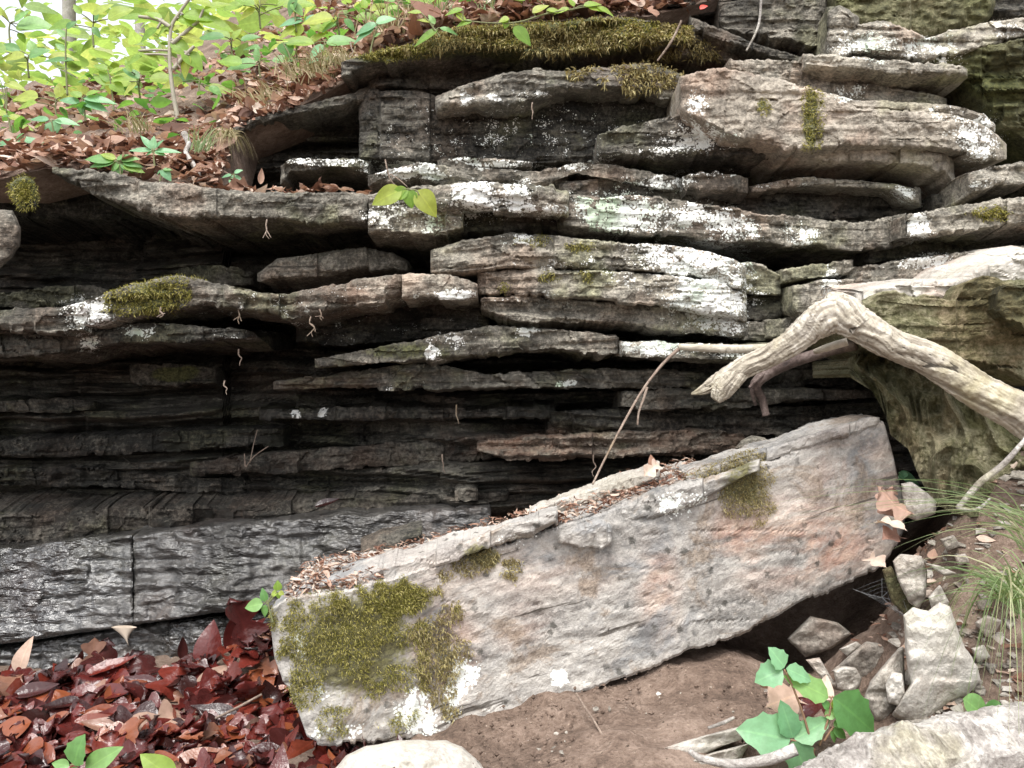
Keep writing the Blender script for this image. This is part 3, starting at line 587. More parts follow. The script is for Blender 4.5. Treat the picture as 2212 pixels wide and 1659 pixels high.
ledge(None, [(640,1280,1296),(740,1255,1278),(880,1212,1246),(1000,1172,1204),(1100,1132,1166),(1205,1103,1126)], 1.70, .8, .13, amp=.006, rnd=.005, seed=403, name='top_flake', parent=slab, mat=M['slab_rock'], res=3., rough=.8, ends=.01)
ledge(None, [(1310,1114,1136),(1400,1078,1118),(1480,1052,1092),(1560,1028,1052),(1640,1000,1016)], 1.79, .75, .08, amp=.004, rnd=.004, seed=404, name='front_flake', parent=slab, mat=M['slab_rock'], res=3., rough=.8, ends=.01)
ledge(None, [(1205,1155,1172),(1250,1140,1182),(1300,1128,1185),(1322,1140,1170)], 1.735, .7, .06, amp=.004, rnd=.004, seed=405, name='front_flake', parent=slab, mat=M['slab_rock'], res=3., rough=.8, ends=.01)
ledge(None, [(1480,1030,1046),(1600,985,1008),(1700,955,980),(1800,925,950),(1880,903,925),(1900,903,920)], 1.865, .85, .2, amp=.005, rnd=.005, seed=406, name='top_flake', parent=slab, mat=M['slab_rock'], res=3., rough=.8, ends=.02)
ledge(None, [(780,1190,1204),(820,1176,1196),(870,1161,1180),(912,1150,1162)], 2.08, 0.30, .1, amp=.005, rnd=.006, seed=407, name='back_flake', parent=slab, mat=M['rock'], res=3., rough=.8, ends=.01)

# ---------- boulder and stones by the driftwood
big = empty('overhanging_boulder', tuple(U(2080, 780, 1.9))); tag(big, 'big boulder with white top and dark mossy face beneath the driftwood elbow', 'boulder')
ledge(None, [(1836,676,690,.02),(1856,660,712),(1880,645,722),(1908,631,730),(1935,629,746),(1974,640,757),(1998,635,760),(2021,644,764),(2051,650,768),(2066,645,770),(2086,610,774),(2108,600,778),(2135,598,786),(2165,608,800),(2230,600,828)], 1.80, .52, .62, amp=.010, rnd=.006, seed=501, name='mossy_face', parent=big, mat=M['green_rock'], st=-.15, lean=-.12, part_label='dark olive mossy face', rough=1.0, lich=.3, joint=.008, smooth=False)
ledge(None, [(1845,632,664),(1910,620,645),(1974,606,645),(2040,604,650),(2075,602,640),(2100,588,610),(2140,566,606),(2180,548,612),(2240,530,606)], 1.88, .68, .55, amp=.012, rnd=.02, seed=502, name='pale_top', parent=big, mat=M['pale_rock'], st=.12, part_label='bleached white upper surface', lich=.4)
ledge(None, [(2150,640,676),(2172,615,690),(2200,618,700),(2240,620,720)], 1.72, .3, .2, amp=.01, seed=503, name='side_facet', parent=big, mat=M['green_rock'])

def buttress():                                          # ridged mossy root mass under the driftwood
    cols = [(1831,775,1836,815),(1850,765,1884,845),(1880,760,1912,895),(1920,775,1924,940),(1960,795,1962,970),(2000,815,1985,1030),(2050,845,2014,1085),(2105,875,2060,1110),(2160,905,2130,1120),(2260,960,2240,1120)]
    n = 130; m = 120
    C = np.array(cols, float); u = np.linspace(0, len(cols)-1, n)
    D = np.stack([np.interp(u, np.arange(len(cols)), C[:, k]) for k in range(4)], 1)
    v = np.linspace(0, 1, m)[:, None]
    px = D[:, 0]+(D[:, 2]-D[:, 0])*v; py = D[:, 1]+(D[:, 3]-D[:, 1])*v
    t = (np.arange(n)/n)[None, :]+0*v
    rid = np.abs(vn(t*9+.8*vn(v*3, t*3), v*1.2, 2))**.7*.11+.05*np.abs(vn(t*22+vn(v*4, t*2), v*3, 5))+.016*fbm(px*.05, py*.05, 1, 4)
    y = 1.96-.13*t-.10*v+rid*.8+.12*(1-np.minimum(1, (t*n)/12))**2
    P = U(px, py, y); back = P.copy(); back[..., 1] += .25
    G = np.concatenate([back[:, :1], P, back[:, -1:]], 1)
    o = mk('root_buttress', G, gridF(m, n+2)[:, ::-1], M['green_rock'], None, rockattrs(G.reshape(-1, 3), .6+.4*vn(G[..., 0]*9, G[..., 1]*9, G[..., 2]*3).reshape(-1)*.6, 0, .3, .7), False)
    tag(o, 'ridged flaky mossy mass fanning down beneath the driftwood', 'mossy rock')
buttress()

stone('bright upright cracked stone standing beside the dark hole', [(1952,1330),(1972,1312),(2005,1318),(2030,1300),(2052,1312),(2065,1350),(2085,1400),(2112,1440),(2118,1470),(2090,1500),(2050,1520),(2020,1552),(1995,1583),(1960,1568),(1925,1545),(1945,1510),(1965,1480),(1955,1400)], 1.45, .10, .66, .035, (.15, .25), lich=.2, mat=M['pale_rock'], amp=.004, facets=3)
stone('grey blue stone leaning against the bright upright stone', [(1862,1515),(1880,1470),(1905,1440),(1940,1400),(1952,1395),(1955,1480),(1940,1520),(1925,1560),(1935,1580),(1890,1560)], 1.5, .09, .45, .03, (.3, .1), lich=.1, mat=M['pale_rock'])
stone('thin white flake wedged beside the bright upright stone', [(1912,1480),(1925,1450),(1950,1455),(1955,1500),(1940,1525),(1918,1518)], 1.44, .03, .7, .015, lich=.1, mat=M['pale_rock'])
stone('upright grey flagstone at the rim of the dark hole', [(1928,1212),(1945,1196),(1990,1200),(2003,1235),(2000,1290),(1985,1318),(1962,1300),(1940,1255)], 1.62, .05, .55, .015, (.1, .1), lich=.2, mat=M['pale_rock'])
stone('mossy slanting stone edging the dark hole', [(1905,1230),(1925,1222),(1950,1268),(1985,1325),(1962,1336),(1925,1300)], 1.66, .08, .3, .02, lich=.1, mat=M['green_rock'])
stone('rounded pale boulder under the low end of the slab', [(716,1665),(745,1632),(790,1612),(850,1600),(905,1598),(965,1600),(1000,1612),(1030,1640),(1062,1680),(1040,1740),(900,1780),(760,1750)], 1.50, .25, .74, .10, (0, -.5), name='boulder', cat='boulder', lich=.2, mat=M['pale_rock'], amp=.006, nr=26, smooth=True, edge=3)
for lb, ol, y, tn in [
    ('angular tan stone inside the dark hole', [(1795,1450),(1830,1420),(1870,1385),(1900,1390),(1935,1410),(1910,1440),(1870,1470),(1860,1480)], 1.74, .35),
    ('round flat pinkish pebble near the mouth of the hole', [(1800,1448),(1820,1438),(1848,1442),(1862,1465),(1855,1490),(1835,1500),(1808,1488)], 1.62, .55),
    ('mossy block at the back of the dark hole', [(1700,1380),(1750,1330),(1810,1345),(1840,1370),(1800,1400),(1740,1420)], 1.92, .3),
    ('flat grey shard lying by the compound leaves', [(1740,1425),(1770,1420),(1800,1470),(1840,1500),(1790,1485)], 1.64, .45),
    ('small oval stone in the hole beside the round pebble', [(1812,1402),(1850,1385),(1862,1395),(1830,1418)], 1.76, .5),
    ('tan stone wedged under the high end of the slab', [(1946,1045),(1968,1040),(2000,1062),(2025,1085),(2020,1110),(1980,1125),(1955,1115)], 1.83, .6),
    ('pale flat chip lying on the soil bank', [(2105,1345),(2130,1328),(2165,1340),(2150,1365),(2130,1378)], 1.55, .7),
    ('thin shale chip beside the upright flagstone', [(1996,1215),(2030,1222),(2070,1240),(2040,1245)], 1.6, .5),
    ('grey shale chip below the flagstone', [(2005,1290),(2030,1262),(2050,1300),(2040,1335),(2015,1325)], 1.58, .55),
    ('whitish chip half buried in the upper bank', [(2060,1200),(2085,1195),(2095,1215),(2070,1222)], 1.66, .7),
    ('brown chip beside the whitish chip', [(2030,1165),(2060,1155),(2075,1180),(2045,1190)], 1.7, .45),
    ('flat dun stone under the grass', [(2140,1260),(2180,1250),(2205,1280),(2170,1300)], 1.55, .55),
    ('small squarish stone below the flat chip', [(2098,1400),(2125,1392),(2140,1420),(2110,1432)], 1.48, .6),
    ('layered pale shard at the bottom under the red leaf', [(1435,1615),(1480,1600),(1560,1578),(1640,1560),(1625,1590),(1560,1612),(1500,1640),(1450,1640)], 1.45, .72),
    ('lower brown shard below the layered pale shard', [(1470,1650),(1540,1625),(1620,1605),(1600,1640),(1540,1668),(1480,1672)], 1.42, .5)]:
    stone(lb, ol, y, .05, tn, .018, (0, .3), lich=.2, mat=M['pale_rock'])

# pale barked log crossing the bottom corner
V, F = tubeVF(pix([(1760,1740,1.22),(1900,1672,1.24),(2060,1632,1.27),(2230,1600,1.30),(2420,1575,1.34)]), [.055,.06,.06,.06,.06], 40, 200, .10)
r_ = .006*fbm(V[:, 0]*30, V[:, 1]*30, V[:, 2]*30, 4)+.004*np.tanh(4*vn(V[:, 0]*25, V[:, 1]*25, V[:, 2]*25)); V[:, 2] += r_; V[:, 1] -= r_
o = mk('fallen_log', V, F, M['pale_bark'], smooth=False); tag(o, 'pale flaky barked log crossing the bottom corner', 'log')

# ---------- ground
CTRL = [(-300,1659,1.76),(0,1659,1.76),(300,1659,1.76),(560,1659,1.74),(0,1445,2.34),(300,1432,2.34),(560,1405,2.3),(0,1550,2.02),(300,1545,2.02),(600,1540,2.0),(700,1640,1.75),
 (850,1659,1.6),(1000,1659,1.47),(1250,1659,1.43),(1500,1665,1.4),(1100,1585,1.62),(1300,1500,1.72),(1500,1425,1.82),(1590,1385,1.86),(1600,1480,1.7),(1350,1580,1.56),
 (1885,1335,1.98),(1898,1400,1.86),(1840,1380,2.1),(1710,1490,1.95),(1800,1470,2.02),(1860,1420,2.05),(1700,1460,2.2),(1750,1530,1.72),(1850,1530,1.68),(1680,1600,1.5),(1850,1640,1.4),(1950,1659,1.32),(2212,1659,1.32),(2100,1560,1.42),(2212,1560,1.40),(2100,1440,1.52),(2212,1440,1.5),
 (2020,1290,1.66),(2100,1250,1.66),(2212,1250,1.62),(1990,1130,1.84),(2100,1110,1.8),(2212,1080,1.74),(2150,980,1.82),(2280,930,1.82),(2212,840,1.95),(2320,800,2.0)]
def ground_z(x, y):
    Q = pix(CTRL); x = np.asarray(x, float); y = np.asarray(y, float)
    num = np.zeros_like(x); den = np.zeros_like(x)
    for a, b, c in Q:
        w = 1/((x-a)**2+(y-b)**2+.008)**1.8; num += w*c; den += w
    z = num/den
    far = sst(1.25, .6, y)
    return z*(1-far)+.12*far
def ground():
    a = np.concatenate([-np.geomspace(60, 3.05, 16), np.arange(-3, 3.0, .02), np.geomspace(3.05, 60, 16)])
    b = np.concatenate([-np.geomspace(60, 1, 14), np.arange(-.95, .8, .1), np.arange(.8, 2.75, .016), [2.8]])
    X, Y = np.meshgrid(a, b)
    Z = ground_z(X, Y)
    near = (np.abs(X) < 3) & (Y > .7)
    Z = Z+near*(.016*fbm(X*4, Y*4, 3, 4)+.010*fbm(X*18, Y*18, 9, 3)+.004*fbm(X*70, Y*70, 5, 2))
    V = np.stack([X, Y, Z], -1)
    o = mk('ground', V, gridF(*X.shape), M['soil'], None, None, True); tag(o, kind='structure')
    global GROUND; GROUND = V
ground()
HC = {-420:[(385,2.3),(330,2.7),(280,3.5),(240,5),(222,9),(212,30)], 0:[(388,2.3),(330,2.7),(272,3.5),(232,5),(207,9),(195,30)], 100:[(364,2.32),(318,2.7),(258,3.5),(212,5),(188,9),(176,30)], 300:[(392,2.32),(330,2.7),(250,3.5),(188,5),(150,9),(130,30)],
 470:[(410,2.34),(330,2.68),(222,3.3),(145,5),(95,9),(60,30)], 505:[(292,2.6),(250,2.8),(190,3.4),(120,5),(60,9),(20,30)], 620:[(245,2.6),(205,2.85),(140,3.5),(66,5),(0,9),(-60,30)], 760:[(172,2.6),(135,2.85),(80,3.5),(5,5),(-70,9),(-150,30)],
 830:[(112,2.56),(85,2.8),(35,3.4),(-50,5),(-130,9),(-220,30)],
 900:[(88,2.52),(58,2.75),(15,3.4),(-70,5),(-160,9),(-260,30)], 1100:[(50,2.5),(24,2.75),(-25,3.4),(-110,5),(-210,9),(-310,30)], 1400:[(36,2.5),(5,2.75),(-45,3.4),(-150,5),(-250,9),(-350,30)], 1560:[(-5,2.6),(-25,2.8),(-80,3.4),(-200,5),(-300,9),(-400,30)], 1800:[(-70,2.7),(-100,2.9),(-150,3.5),(-260,5),(-360,9),(-460,30)], 2720:[(-70,2.6),(-110,2.9),(-160,3.5),(-260,5),(-380,9),(-480,30)]}
def hill(px, v):
    """point on the wooded slope: v 0 at the cliff edge, 5 far away"""
    ks = sorted(HC); px = np.asarray(px, float); v = np.clip(np.asarray(v, float), 0, 5)
    px, v = np.broadcast_arrays(px, v)
    Pr = np.stack([np.interp(px, ks, [HC[k][r][0] for k in ks]) for r in range(6)], -1); Yr = np.stack([np.interp(px, ks, [HC[k][r][1] for k in ks]) for r in range(6)], -1)
    i = np.minimum(v.astype(int), 4); f = v-i; f2 = f
    g = lambda A: np.take_along_axis(A, i[..., None], -1)[..., 0]*(1-f2)+np.take_along_axis(A, i[..., None]+1, -1)[..., 0]*f2
    return U(px, g(Pr), g(Yr))
def slope():
    px = np.arange(-420, 2720, 7.); v = np.concatenate([np.linspace(0, 2, 46), np.linspace(2.05, 5, 40)])
    P = hill(px[None, :], v[:, None])
    P[..., 2] += (.02*fbm(P[..., 0]*5, P[..., 1]*5, 1, 4)+.012*fbm(P[..., 0]*22, P[..., 1]*22, 1, 3))*np.minimum(1, v[:, None]*3)+.10*fbm(P[..., 0]*.8, P[..., 1]*.8, 2, 3)*np.minimum(1, v[:, None]*.5)
    skirt = P[:1].copy(); skirt[..., 2] -= .012; skirt[..., 1] += .25
    P = np.concatenate([skirt, P], 0)
    o = mk('hillside', P, gridF(*P.shape[:2]), M['soil'], None, None, True); tag(o, kind='structure')
slope()

def chips():
    rg = np.random.default_rng(21); parts = []; tn = []
    for k in range(700):
        px, py = rg.uniform(1930, 2260), rg.uniform(1100, 1640); y = 1.82-(py-1100)/540*.5
        if k > 620: px, py = rg.uniform(1000, 1720), rg.uniform(1480, 1670); y = 1.72-(py-1480)/190*.3
        b = U(px, py, y); b[2] = ground_z(b[0], b[1])+.004
        s = (.003+.02*rg.random()**3)*(1 if k <= 620 else .3); n = 7; a = np.sort(rg.uniform(0, 6.28, n)); rr = rg.uniform(.6, 1.1, n)
        T = np.stack([np.cos(a)*rr, np.sin(a)*rr, 0*a], 1)*s; q = rg.normal(size=3)*.25; N = np.array([q[0], -.45+q[1], 1.]); M3 = frame(np.cross(N, [1, .2, 0]), N)
        th = s*rg.uniform(.08, .25); top = T*.85+[0, 0, th]; V = np.vstack([T, top, [[0, 0, th*1.1]]])@M3.T+b
        i = np.arange(n); j = (i+1) % n
        parts.append((V, [np.stack([i, j, j+n, i+n], 1), np.stack([i+n, j+n, np.full(n, 2*n)], 1)])); tn += [rg.uniform(.05, .65)]*len(V)
    V, F = join(parts); z = np.zeros(len(V))
    o = mk('gravel', V, F, M['pale_rock'], None, dict(lichen=z, moss=z, rust=z, wet=z, tone=np.array(tn)), False); tag(o, 'small shale chips and crumbs strewn over the soil bank', 'gravel', None, 'stuff')
chips()
def crumbs():
    rg = np.random.default_rng(33); parts = []
    for k in range(900):
        px, py = rg.uniform(1000, 1800), rg.uniform(1400, 1680); y = 1.8-(py-1400)/280*.42
        b = U(px, py, y); b[2] = ground_z(b[0], b[1])+.002
        s = .0015+.006*rg.random()**3
        V = np.array([[1,0,0],[-1,0,0],[0,1,0],[0,-1,0],[0,0,1],[0,0,-1]], float)*s*rg.uniform(.5, 1.2, (6, 1))+b
        parts.append((V, [np.array([[0,2,4],[2,1,4],[1,3,4],[3,0,4],[2,0,5],[1,2,5],[3,1,5],[0,3,5]])]))
    V, F = join(parts); tag(mk('soil_crumbs', V, F, M['soil'], smooth=False), 'brown soil crumbs scattered under the fallen slab', 'soil crumbs', None, 'stuff')
crumbs()
# ---------- driftwood, roots and twigs
def wood(name, label, cat, mat, parts, group=None, wob=.08):
    """parts: (part name, [(px,py,y,radius px)...])"""
    if len(parts) == 1:
        P = parts[0][1]; V, F = tubeVF(pix(P), [p[3]/FPX*p[2] for p in P], 12, 8*len(P)+8, wob)
        o = mk(name, V, F, mat, smooth=True); return tag(o, label, cat, group)
    p0 = parts[0][1][0]; e = empty(name, tuple(U(*p0[:3]))); tag(e, label, cat, group)
    for k, (pn, P) in enumerate(parts):
        big = max(p[3] for p in P) > 14
        sd_, nn_ = (72, 34*len(P)) if big else (10, 8*len(P))
        V, F = tubeVF(pix(P), [p[3]/FPX*p[2] for p in P], sd_, nn_, wob, seed=k*3.1)
        gr = cr = 0.
        if big:
            th = np.concatenate([np.tile(np.arange(sd_)/sd_*2*np.pi, nn_), [0, 0]]); al = np.concatenate([np.repeat(np.arange(nn_)*.03, sd_), [0, nn_*.03]])
            tw = th+.25*al+.25*vn(al*1.5, k); gr = fbm(np.cos(tw)*5+k*9, np.sin(tw)*5, al*.8, 4); cr = 1-np.abs(vn(np.cos(tw)*2.2+k, np.sin(tw)*2.2, al*.35))*9; cr = np.clip(cr, 0, 1)*(vn(al*.8, k+3)>-.1)
            C = np.repeat(spl(pix(P), nn_), sd_, 0); O = V[:-2]-C; V[:-2] = C+O*(1+.05*gr[:-2]-.09*cr[:-2])[:, None]
        mk(pn, V, F, mat, e, dict(grain=gr, crack=cr))
    return e
wood('driftwood_branch', 'bleached driftwood limb bent at an elbow over the big boulder', 'driftwood', M['driftwood'], [
    ('limb', [(2430,1075,1.62,46),(2300,965,1.66,46),(2212,898,1.67,44),(2110,842,1.68,38),(2010,778,1.69,36),(1915,738,1.70,33),(1850,698,1.71,37),(1800,676,1.73,34),(1770,688,1.75,24)]),
    ('arm', [(1830,676,1.72,30),(1790,684,1.73,38),(1752,706,1.75,34),(1708,742,1.77,28),(1655,772,1.79,25),(1600,797,1.81,23),(1555,823,1.83,20),(1520,842,1.84,11),(1493,851,1.85,2)]),
    ('broken_stub', [(1606,800,1.81,18),(1580,822,1.81,22),(1558,846,1.82,21),(1545,864,1.82,12)]),
    ('knuckle', [(1792,640,1.78,10),(1806,655,1.75,26),(1830,680,1.71,36),(1862,708,1.69,26)]),
    ('side_branch', [(1722,742,1.82,10),(1690,749,1.84,9),(1600,754,1.90,9.5),(1530,752,1.95,9),(1468,749,2.0,7)]),
    ('side_branch', [(1830,738,1.78,9),(1790,750,1.80,8),(1760,760,1.83,6)])], wob=.05)
wood('dark_root', 'dark twisted root hanging behind the driftwood arm', 'root', M['dark_root'], [
    ('root', [(1850,745,1.95,12),(1780,760,2.0,12),(1700,786,2.05,13),(1660,805,2.07,14),(1632,832,2.08,12),(1645,860,2.1,9),(1655,898,2.1,8)]),
    ('rootlet', [(1640,830,2.08,6),(1625,845,2.08,5),(1632,875,2.1,3)]), ('rootlet', [(1655,800,2.07,6),(1640,815,2.06,5),(1618,838,2.06,3)])])
wood('leaning_twig', 'long thin forked twig leaning from the fallen slab up to the cliff', 'twig', M['twig'], [
    ('twig', [(1280,1046,1.86,2.2),(1310,985,1.9,2.5),(1350,908,1.94,2.6),(1390,840,1.97,2.8),(1430,788,1.99,3.2),(1468,752,2.0,4.4)]),
    ('twig_fork', [(1398,836,1.97,3),(1390,862,1.97,2.8),(1380,890,1.97,2.2),(1377,918,1.97,2)])])
wood('hanging_root', 'thin white root hanging down in front of the purplish grey top block', 'root', M['pale_bark'], [('root', [(1645,-20,2.4,2.6),(1641,40,2.42,2.6),(1632,72,2.42,2.4),(1612,110,2.42,2)])])
wood('exposed_root', 'crooked pale root exposed on the hillside lip', 'root', M['pale_bark'], [('root', [(398,288,2.5,7),(408,312,2.48,6),(402,330,2.46,5),(416,352,2.42,5.5),(428,378,2.38,6),(432,402,2.35,4)])])
wood('grey_twig', 'curved grey twig at the bottom edge below the compound leaves', 'twig', M['pale_bark'], [('twig', [(1490,1622,1.36,6),(1520,1640,1.34,8),(1590,1650,1.33,10),(1660,1640,1.32,12),(1720,1618,1.31,13)])])
wood('dry_twig', 'short bent stem stuck in the soil under the slab', 'twig', M['twig'], [('stem', [(1245,1498,1.68,2.5),(1262,1525,1.62,2.6),(1285,1560,1.56,2.6),(1304,1592,1.52,3)])])
wood('bank_twig', 'pale crooked twig lying across the soil bank beside the grass', 'twig', M['pale_bark'], [('twig', [(2230,930,1.55,4),(2170,1000,1.56,6),(2120,1040,1.57,7),(2080,1085,1.58,6),(2070,1098,1.58,4),(2110,1100,1.57,4),(2140,1075,1.57,2)])])
wood('dry_sprig', 'tiny dead sprig on the dim shelf above the wet wall', 'sprig', M['twig'], [('stem', [(532,1008,2.54,1.5),(550,985,2.53,1.2),(580,964,2.52,1)]), ('stem', [(530,1008,2.54,1.5),(528,980,2.54,1)]), ('stem', [(540,1000,2.54,1.2),(548,960,2.54,.9),(556,928,2.54,.7)])])
wood('fallen_twig', 'thin twig crossing the wet red leaves', 'twig', M['twig'], [('twig', [(465,1552,1.9,2.5),(510,1530,1.94,3),(565,1500,2.0,2.5)])])
wood('fallen_twig', 'pale twig by the soil bottom edge beside the shards', 'twig', M['pale_bark'], [('twig', [(1530,1572,1.42,3),(1560,1562,1.43,4),(1585,1550,1.44,3)])])
for k, (x, y0, y1, d) in enumerate([(513,664,700,2.19),(672,688,728,2.18),(690,672,692,2.18),(348,668,686,2.18),(577,478,516,2.26),(383,130,165,2.4),(757,95,130,2.44),(1150,226,258,2.44),(486,826,852,2.3),(986,878,916,2.4),(955,985,1022,2.45),(516,758,790,2.25),(1282,986,1030,2.4)]):
    R = random.Random(k); pts = [(x, y0-4, d, 1.8)]+[(x+R.uniform(-4, 4)+(6*R.random() if i > 1 else 0), y0+(y1-y0)*i/4, d, 1.8-.3*i) for i in range(1, 5)]
    parts = [('rootlet', pts)]
    if k < 5: parts += [('rootlet', [(p[0], p[1], p[2], 1.) for p in pts[1:3]]+[(x+s_*9, y1-4+R.uniform(-8, 5), d, .8)]) for s_ in (-1, 1)]
    wood('hanging_rootlet', 'fine pale rootlet dangling from the underside of a dark ledge', 'rootlet', M['twig'], parts, 'rootlets dangling under the ledges')
wood('dry_stalk', 'dry reddish stalk leaning by the moss cap end', 'stalk', M['twig'], [('stalk', [(1472,45,2.4,2.5),(1450,90,2.41,2.5),(1420,132,2.42,2)])])
wood('grass_stalk', 'two dry stalks crossing in front of the white crusted wedge', 'stalk', M['twig'], [('stalk', [(832,345,2.2,1.6),(842,385,2.2,1.6),(858,405,2.2,1.4)]), ('stalk', [(842,376,2.2,1.4),(862,388,2.2,1.3),(880,404,2.2,1.2)])])

# ---------- leaves and plants
def lmesh(name, VF, mat, parent=None, rnd=0., nv=5):
    V, F = VF; s = np.tile(np.linspace(-1, 1, nv), len(V)//nv)
    return mk(name, V, F, mat, parent, dict(rnd=rnd, vein=s))
def leafat(a, b, y, w, kind='ovate', face=.38, dy=0., fold=.2, curl=.18, seed=0, tw=0., nu=12):
    A, B = U(a[0], a[1], y), U(b[0], b[1], y+dy); d = B-A; L = np.linalg.norm(d)
    n = np.array([.25*math.sin(seed*2.3), -(1-face)-.05, face+.05])
    return place(leafVF(L, L*w, kind, fold, curl, nu, 5, seed, tw), A, d, n)
def plant(name, label, y, stems, leaves, mat='green_leaf', stemmat='stem', cat='plant', group=None, sr=2.2, pet=True):
    b = stems[0][0]; e = empty(name, tuple(U(b[0], b[1], b[2] if len(b) > 2 else y))); tag(e, label, cat, group)
    tubes = []; nodes = []
    for S in stems:
        S = [(p[0], p[1], p[2] if len(p) > 2 else y) for p in S]
        n = len(S); tubes.append(tubeVF(pix(S), [sr/FPX*y*(1-.5*i/n) for i in range(n)], 7, 7*n)); nodes += list(spl(pix(S), 6*n))
    nodes = np.array(nodes)
    for k, lf in enumerate(leaves):
        a, bb, w = lf[0], lf[1], lf[2]; o = lf[3] if len(lf) > 3 else {}
        o = dict(o); yy = y+o.pop('y', 0.); mm = o.pop('m', mat)
        VF = leafat(a, bb, yy, w, seed=o.pop('seed', k+len(label)), **o)
        lmesh('leaf', VF, M[mm], e, (k*.37+len(label)*.13) % 1)
        if pet:
            A = U(a[0], a[1], yy); q = nodes[np.argmin(((nodes-A)**2).sum(1))]
            if np.linalg.norm(q-A) > .004: tubes.append(tubeVF([q, (q+A)/2+np.array([0, 0, .003]), A], sr*.55/FPX*y, 6, 8))
    mk('stem', *join(tubes), M[stemmat], e)
    return e
YG = 'yellow_green_leaf'; BL = 'bluish_leaf'
plant('sapling', 'slender grey stemmed sapling with flat yellow-green leaves on the slope', 3.0, [[(385,258),(374,200),(367,130),(370,62),(388,28),(415,-10)],[(372,95),(395,75),(430,45)],[(370,60),(340,42),(300,36)],[(375,150),(400,120),(420,100)]],
    [((312,40),(252,34),.42),((350,42),(310,22),.5),((372,50),(335,78),.45),((385,40),(440,58),.55),((395,32),(470,38),.55),((430,42),(505,62),.5),((370,66),(395,52),.5),((385,74),(438,84),.36),((372,88),(412,120),.7),((398,112),(438,150),.8),((408,120),(395,170),.6),((340,62),(300,88),.6),((415,0),(470,12),.5),((440,20),(500,4),.5),((300,110),(345,128),.6),((310,118),(268,140),.5)], YG, 'pale_stem', 'sapling', sr=5)
plant('sapling', 'thin dark stemmed seedling with one long flat green leaf', 3.1, [[(146,206),(143,150),(142,100),(144,60)]], [((160,131),(86,126),.24),((143,110),(118,92),.5),((144,62),(165,44),.6),((142,80),(120,60),.5)], 'green_leaf', 'stem', 'seedling')
plant('seedling', 'seedling of lobed bright leaves in the middle of the brown litter', 2.95, [[(246,240),(243,205),(238,170)]], [((240,182),(200,162),.6),((240,180),(268,200),.95),((238,178),(212,150),.5),((242,172),(280,166),.5),((240,176),(236,204),.8),((238,160),(270,142),.5),((232,150),(200,138),.55)], YG)
plant('seedling', 'broad bluish leaved seedling at the edge of the brown leaves', 2.75, [[(185,262),(182,235),(178,215)]], [((172,222),(126,212),.5),((178,220),(232,236),.5),((178,218),(175,248),.9,dict(m='green_leaf')),((180,212),(250,218),.35),((176,210),(150,196),.7,dict(m=YG)),((186,206),(215,194),.6,dict(m=YG))], BL)
plant('seedling', 'heart shaped bluish leaves low beside the lying pale twig', 2.65, [[(118,300),(115,280),(112,262)]], [((112,262),(122,288),1.5,dict(kind='heart')),((106,260),(62,254),.45),((118,260),(170,266),.4),((100,262),(70,276),.5,dict(m=YG))], BL)
plant('seedling', 'blue green leaves spreading in at the picture edge', 2.55, [[(30,345),(28,325),(34,312)]], [((38,306),(84,300),.5),((30,306),(-15,312),.5),((34,318),(68,330),.5,dict(m='green_leaf')),((28,326),(-10,335),.8),((36,300),(50,286),.6,dict(m='green_leaf')),((88,312),(122,314),.5,dict(m='green_leaf'))], BL)
plant('seedling', 'yellowish leaves at the picture edge above the blue green ones', 2.8, [[(25,290),(20,262),(15,245)]], [((15,248),(-20,240),.5),((18,250),(60,262),.45),((10,180),(55,192),.5),((2,176),(-30,168),.5),((15,180),(12,160),.6),((40,270),(75,282),.4)], YG)
plant('seedling', 'whorled seedling with six pale green leaves on the ledge rim', 2.33, [[(335,372),(333,345),(331,326)]], [((331,326),(331,292),.55),((328,326),(275,321),.3),((334,326),(390,325),.3),((329,328),(314,335),.55),((334,328),(358,334),.6),((334,322),(352,300),.5),((328,322),(304,290),.4)], BL)
plant('seedling', 'rosette of rounded leaves crouched on the rim of the grey crusted slab', 2.30, [[(262,388),(260,365),(258,350)]], [((252,346),(278,332),.6),((250,344),(216,330),.5,dict(m=YG)),((248,350),(190,356),.5),((246,348),(180,338),.45),((258,352),(238,372),.6),((262,352),(288,372),.6),((266,350),(308,358),.5),((262,346),(300,340),.55),((254,354),(262,378),.8),((266,356),(312,370),.5,dict(m=YG)),((230,352),(208,364),.6)], 'green_leaf')
plant('seedling', 'single drooping pale leaf beside the whorled seedling', 2.3, [[(346,392),(348,378),(350,366)]], [((350,366),(370,390),.7),((348,368),(338,378),.6),((352,366),(372,366),.5,dict(m='green_leaf'))], BL)
plant('seedling', 'round pale leaf standing in red brown litter by the black hollow', 2.32, [[(505,404),(506,390),(506,380)]], [((494,388),(528,392),.85),((500,378),(478,382),.5),((506,374),(524,366),.6)], BL)
plant('leafy_plant', 'plant with three broad drooping light green leaves on the square lichen block', 2.14, [[(905,422),(900,412),(885,410)]], [((868,410),(800,438),.62,dict(curl=.3,face=.12)),((884,410),(889,450),.85,dict(curl=.2,face=.2)),((902,411),(942,466),.72,dict(curl=.35,face=.2)),((880,408),(842,432),.7,dict(face=.15))], YG)
plant('seedling', 'pair of large bluish leaves near the cliff edge moss', 2.55, [[(800,118),(805,90),(815,60)]], [((815,52),(765,72),.5),((812,50),(855,36),.62),((808,62),(760,92),.45),((806,80),(822,70),.6,dict(m='green_leaf'))], BL)
plant('seedling', 'dark green young leaves hanging in at the top edge', 2.8, [[(640,70),(638,30),(640,-10)]], [((630,8),(655,32),.8,dict(m='green_leaf')),((640,-5),(622,34),.7,dict(m='green_leaf')),((655,44),(600,52),.5),((660,48),(690,30),.6),((668,50),(710,70),.5,dict(m=YG)),((650,52),(640,80),.8,dict(m=YG)),((640,58),(600,82),.6,dict(m=YG))], BL)
